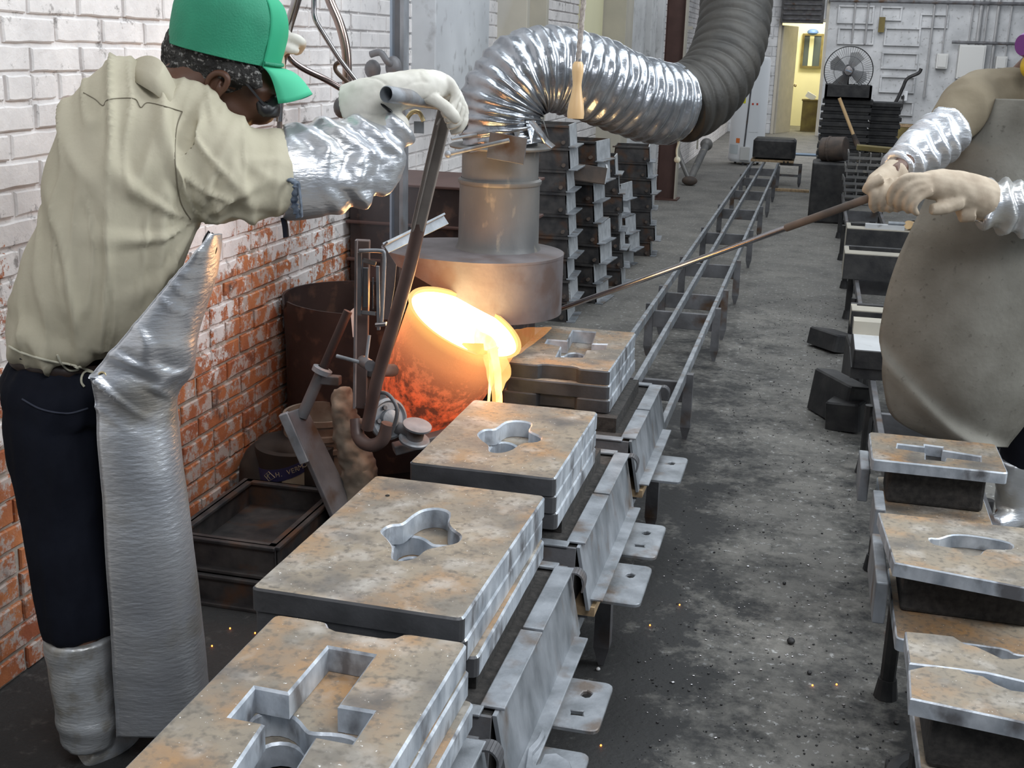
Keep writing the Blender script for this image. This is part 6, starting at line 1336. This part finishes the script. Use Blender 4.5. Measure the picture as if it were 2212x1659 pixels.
# silver sleeves
m_ = MB(); ptube(m_, [(2052, 280, 3.95, 50, 48), (2010, 312, 3.88, 54, 50), (1968, 345, 3.80, 46, 44), (1932, 368, 3.73, 32, 32)], 24, 5)
d2 = (at(1932, 368, 3.73) - at(2052, 280, 3.95)).normalized(); o2 = at(2052, 280, 3.95)
fuse(m_, 'silver_sleeve', silver_m, p2, .006, 2, fn=lambda p, n_: .008 * math.sin((p - o2).dot(d2) * 120 + 5 * noise.noise(p * 9)) + .006 * noise.noise(p * 24))
m_ = MB(); ptube(m_, [(2118, 438, 3.74, 46, 44), (2160, 445, 3.79, 55, 50), (2212, 452, 3.85, 58, 54), (2270, 448, 3.95, 60, 56)], 24, 5)
o3 = at(2118, 438, 3.74)
fuse(m_, 'silver_sleeve', silver_m, p2, .006, 2, fn=lambda p, n_: .008 * math.sin((p - o3).dot(CR) * 100 + 5 * noise.noise(p * 9)) + .007 * noise.noise(p * 24))
# gloves
m_ = MB(); ptube(m_, [(1940, 372, 3.72, 32, 28), (1915, 388, 3.68, 32, 26), (1892, 402, 3.64, 26, 22), (1880, 412, 3.63, 16, 16)], 16, 5)
for i in range(4): ptube(m_, [(1893 + 15 * i, 396 - 3 * i, 3.62 + .006 * i, 9.5, 10), (1886 + 17 * i, 418 + 1 * i, 3.59 + .006 * i, 8.8, 9), (1884 + 18 * i, 440 + 3 * i, 3.60 + .004 * i, 8.2, 8.5), (1890 + 16 * i, 456 - 1 * i, 3.635, 6.5, 7)], 10, 4)
ptube(m_, [(1905, 385, 3.60, 13, 12), (1880, 398, 3.59, 12, 11), (1868, 415, 3.60, 9, 9)], 10, 4)
fuse(m_, 'glove', glove_t, p2, .0045, 2, fn=lambda p, n_: .003 * noise.noise(p * 35))
m_ = MB(); ptube(m_, [(2130, 432, 3.75, 46, 40), (2095, 418, 3.71, 44, 38), (2050, 404, 3.67, 38, 34), (2005, 398, 3.63, 30, 28), (1985, 402, 3.62, 20, 20)], 20, 5)
for i in range(4): ptube(m_, [(2000 + 4 * i, 384 + 10 * i, 3.61 - .004 * i, 11, 11), (1960 + 9 * i, 382 + 15 * i, 3.58, 9, 9), (1932 + 14 * i, 402 + 14 * i, 3.575, 8.5, 8.5), (1922 + 18 * i, 430 + 9 * i, 3.59, 8, 8), (1926 + 19 * i, 448 + 5 * i, 3.615, 6.5, 6.5)], 10, 4)
ptube(m_, [(2070, 432, 3.66, 22, 20), (2040, 448, 3.63, 16, 15), (2010, 452, 3.61, 12, 11)], 10, 4); ptube(m_, [(2100, 455, 3.70, 26, 24), (2070, 462, 3.69, 20, 18)], 12, 4)
fuse(m_, 'glove', glove_t, p2, .0045, 2, fn=lambda p, n_: .003 * noise.noise(p * 30))
# name patch with a script squiggle, respirator
pc = at(2131, 236, 4.025); px_ = (CR * .93 - CU * .36).normalized(); pn = (-CF + CR * -.15).normalized(); px_ = (px_ - pn * px_.dot(pn)).normalized(); py_ = pn.cross(px_)
fr2 = lambda x, y, z: pc + px_ * x + py_ * y + pn * z
MB().prism([rrect(-.040, -.023, .040, .023, .018, 5)], -.004, 0, .0, 0, 0, fr=fr2).obj('name_patch_edge', patch_edge, p2); MB().prism([rrect(-.032, -.016, .032, .016, .012, 5)], -.001, .0012, .0, 0, 0, fr=fr2).obj('name_patch', navy_patch, p2)
for s in ([(-.016, -.010), (-.006, .004), (-.002, .010)], [(-.008, -.011), (.002, .002), (.006, .010), (.0, .004)], [(.002, -.010), (.006, -.004), (.012, -.002), (.010, -.009), (.016, -.004), (.022, -.003)]):
    MB().tube(cr([fr2(x, y, .002) for x, y in s], 5), .0010, 6).obj('stitched_script', white_st, p2)
q = at(2222, 96, 4.02); MB().lathe([(0, .025), (.03, .025), (.036, .012), (.036, -.01), (.025, -.02)], q, (-.75, -.55, -.1), 28).obj('respirator_filter', purple, p2, smooth=40)
q = at(2230, 142, 4.03); MB().ball(q, (.035, .035, .04), 16, 12).obj('respirator_body', amber, p2, smooth=60)
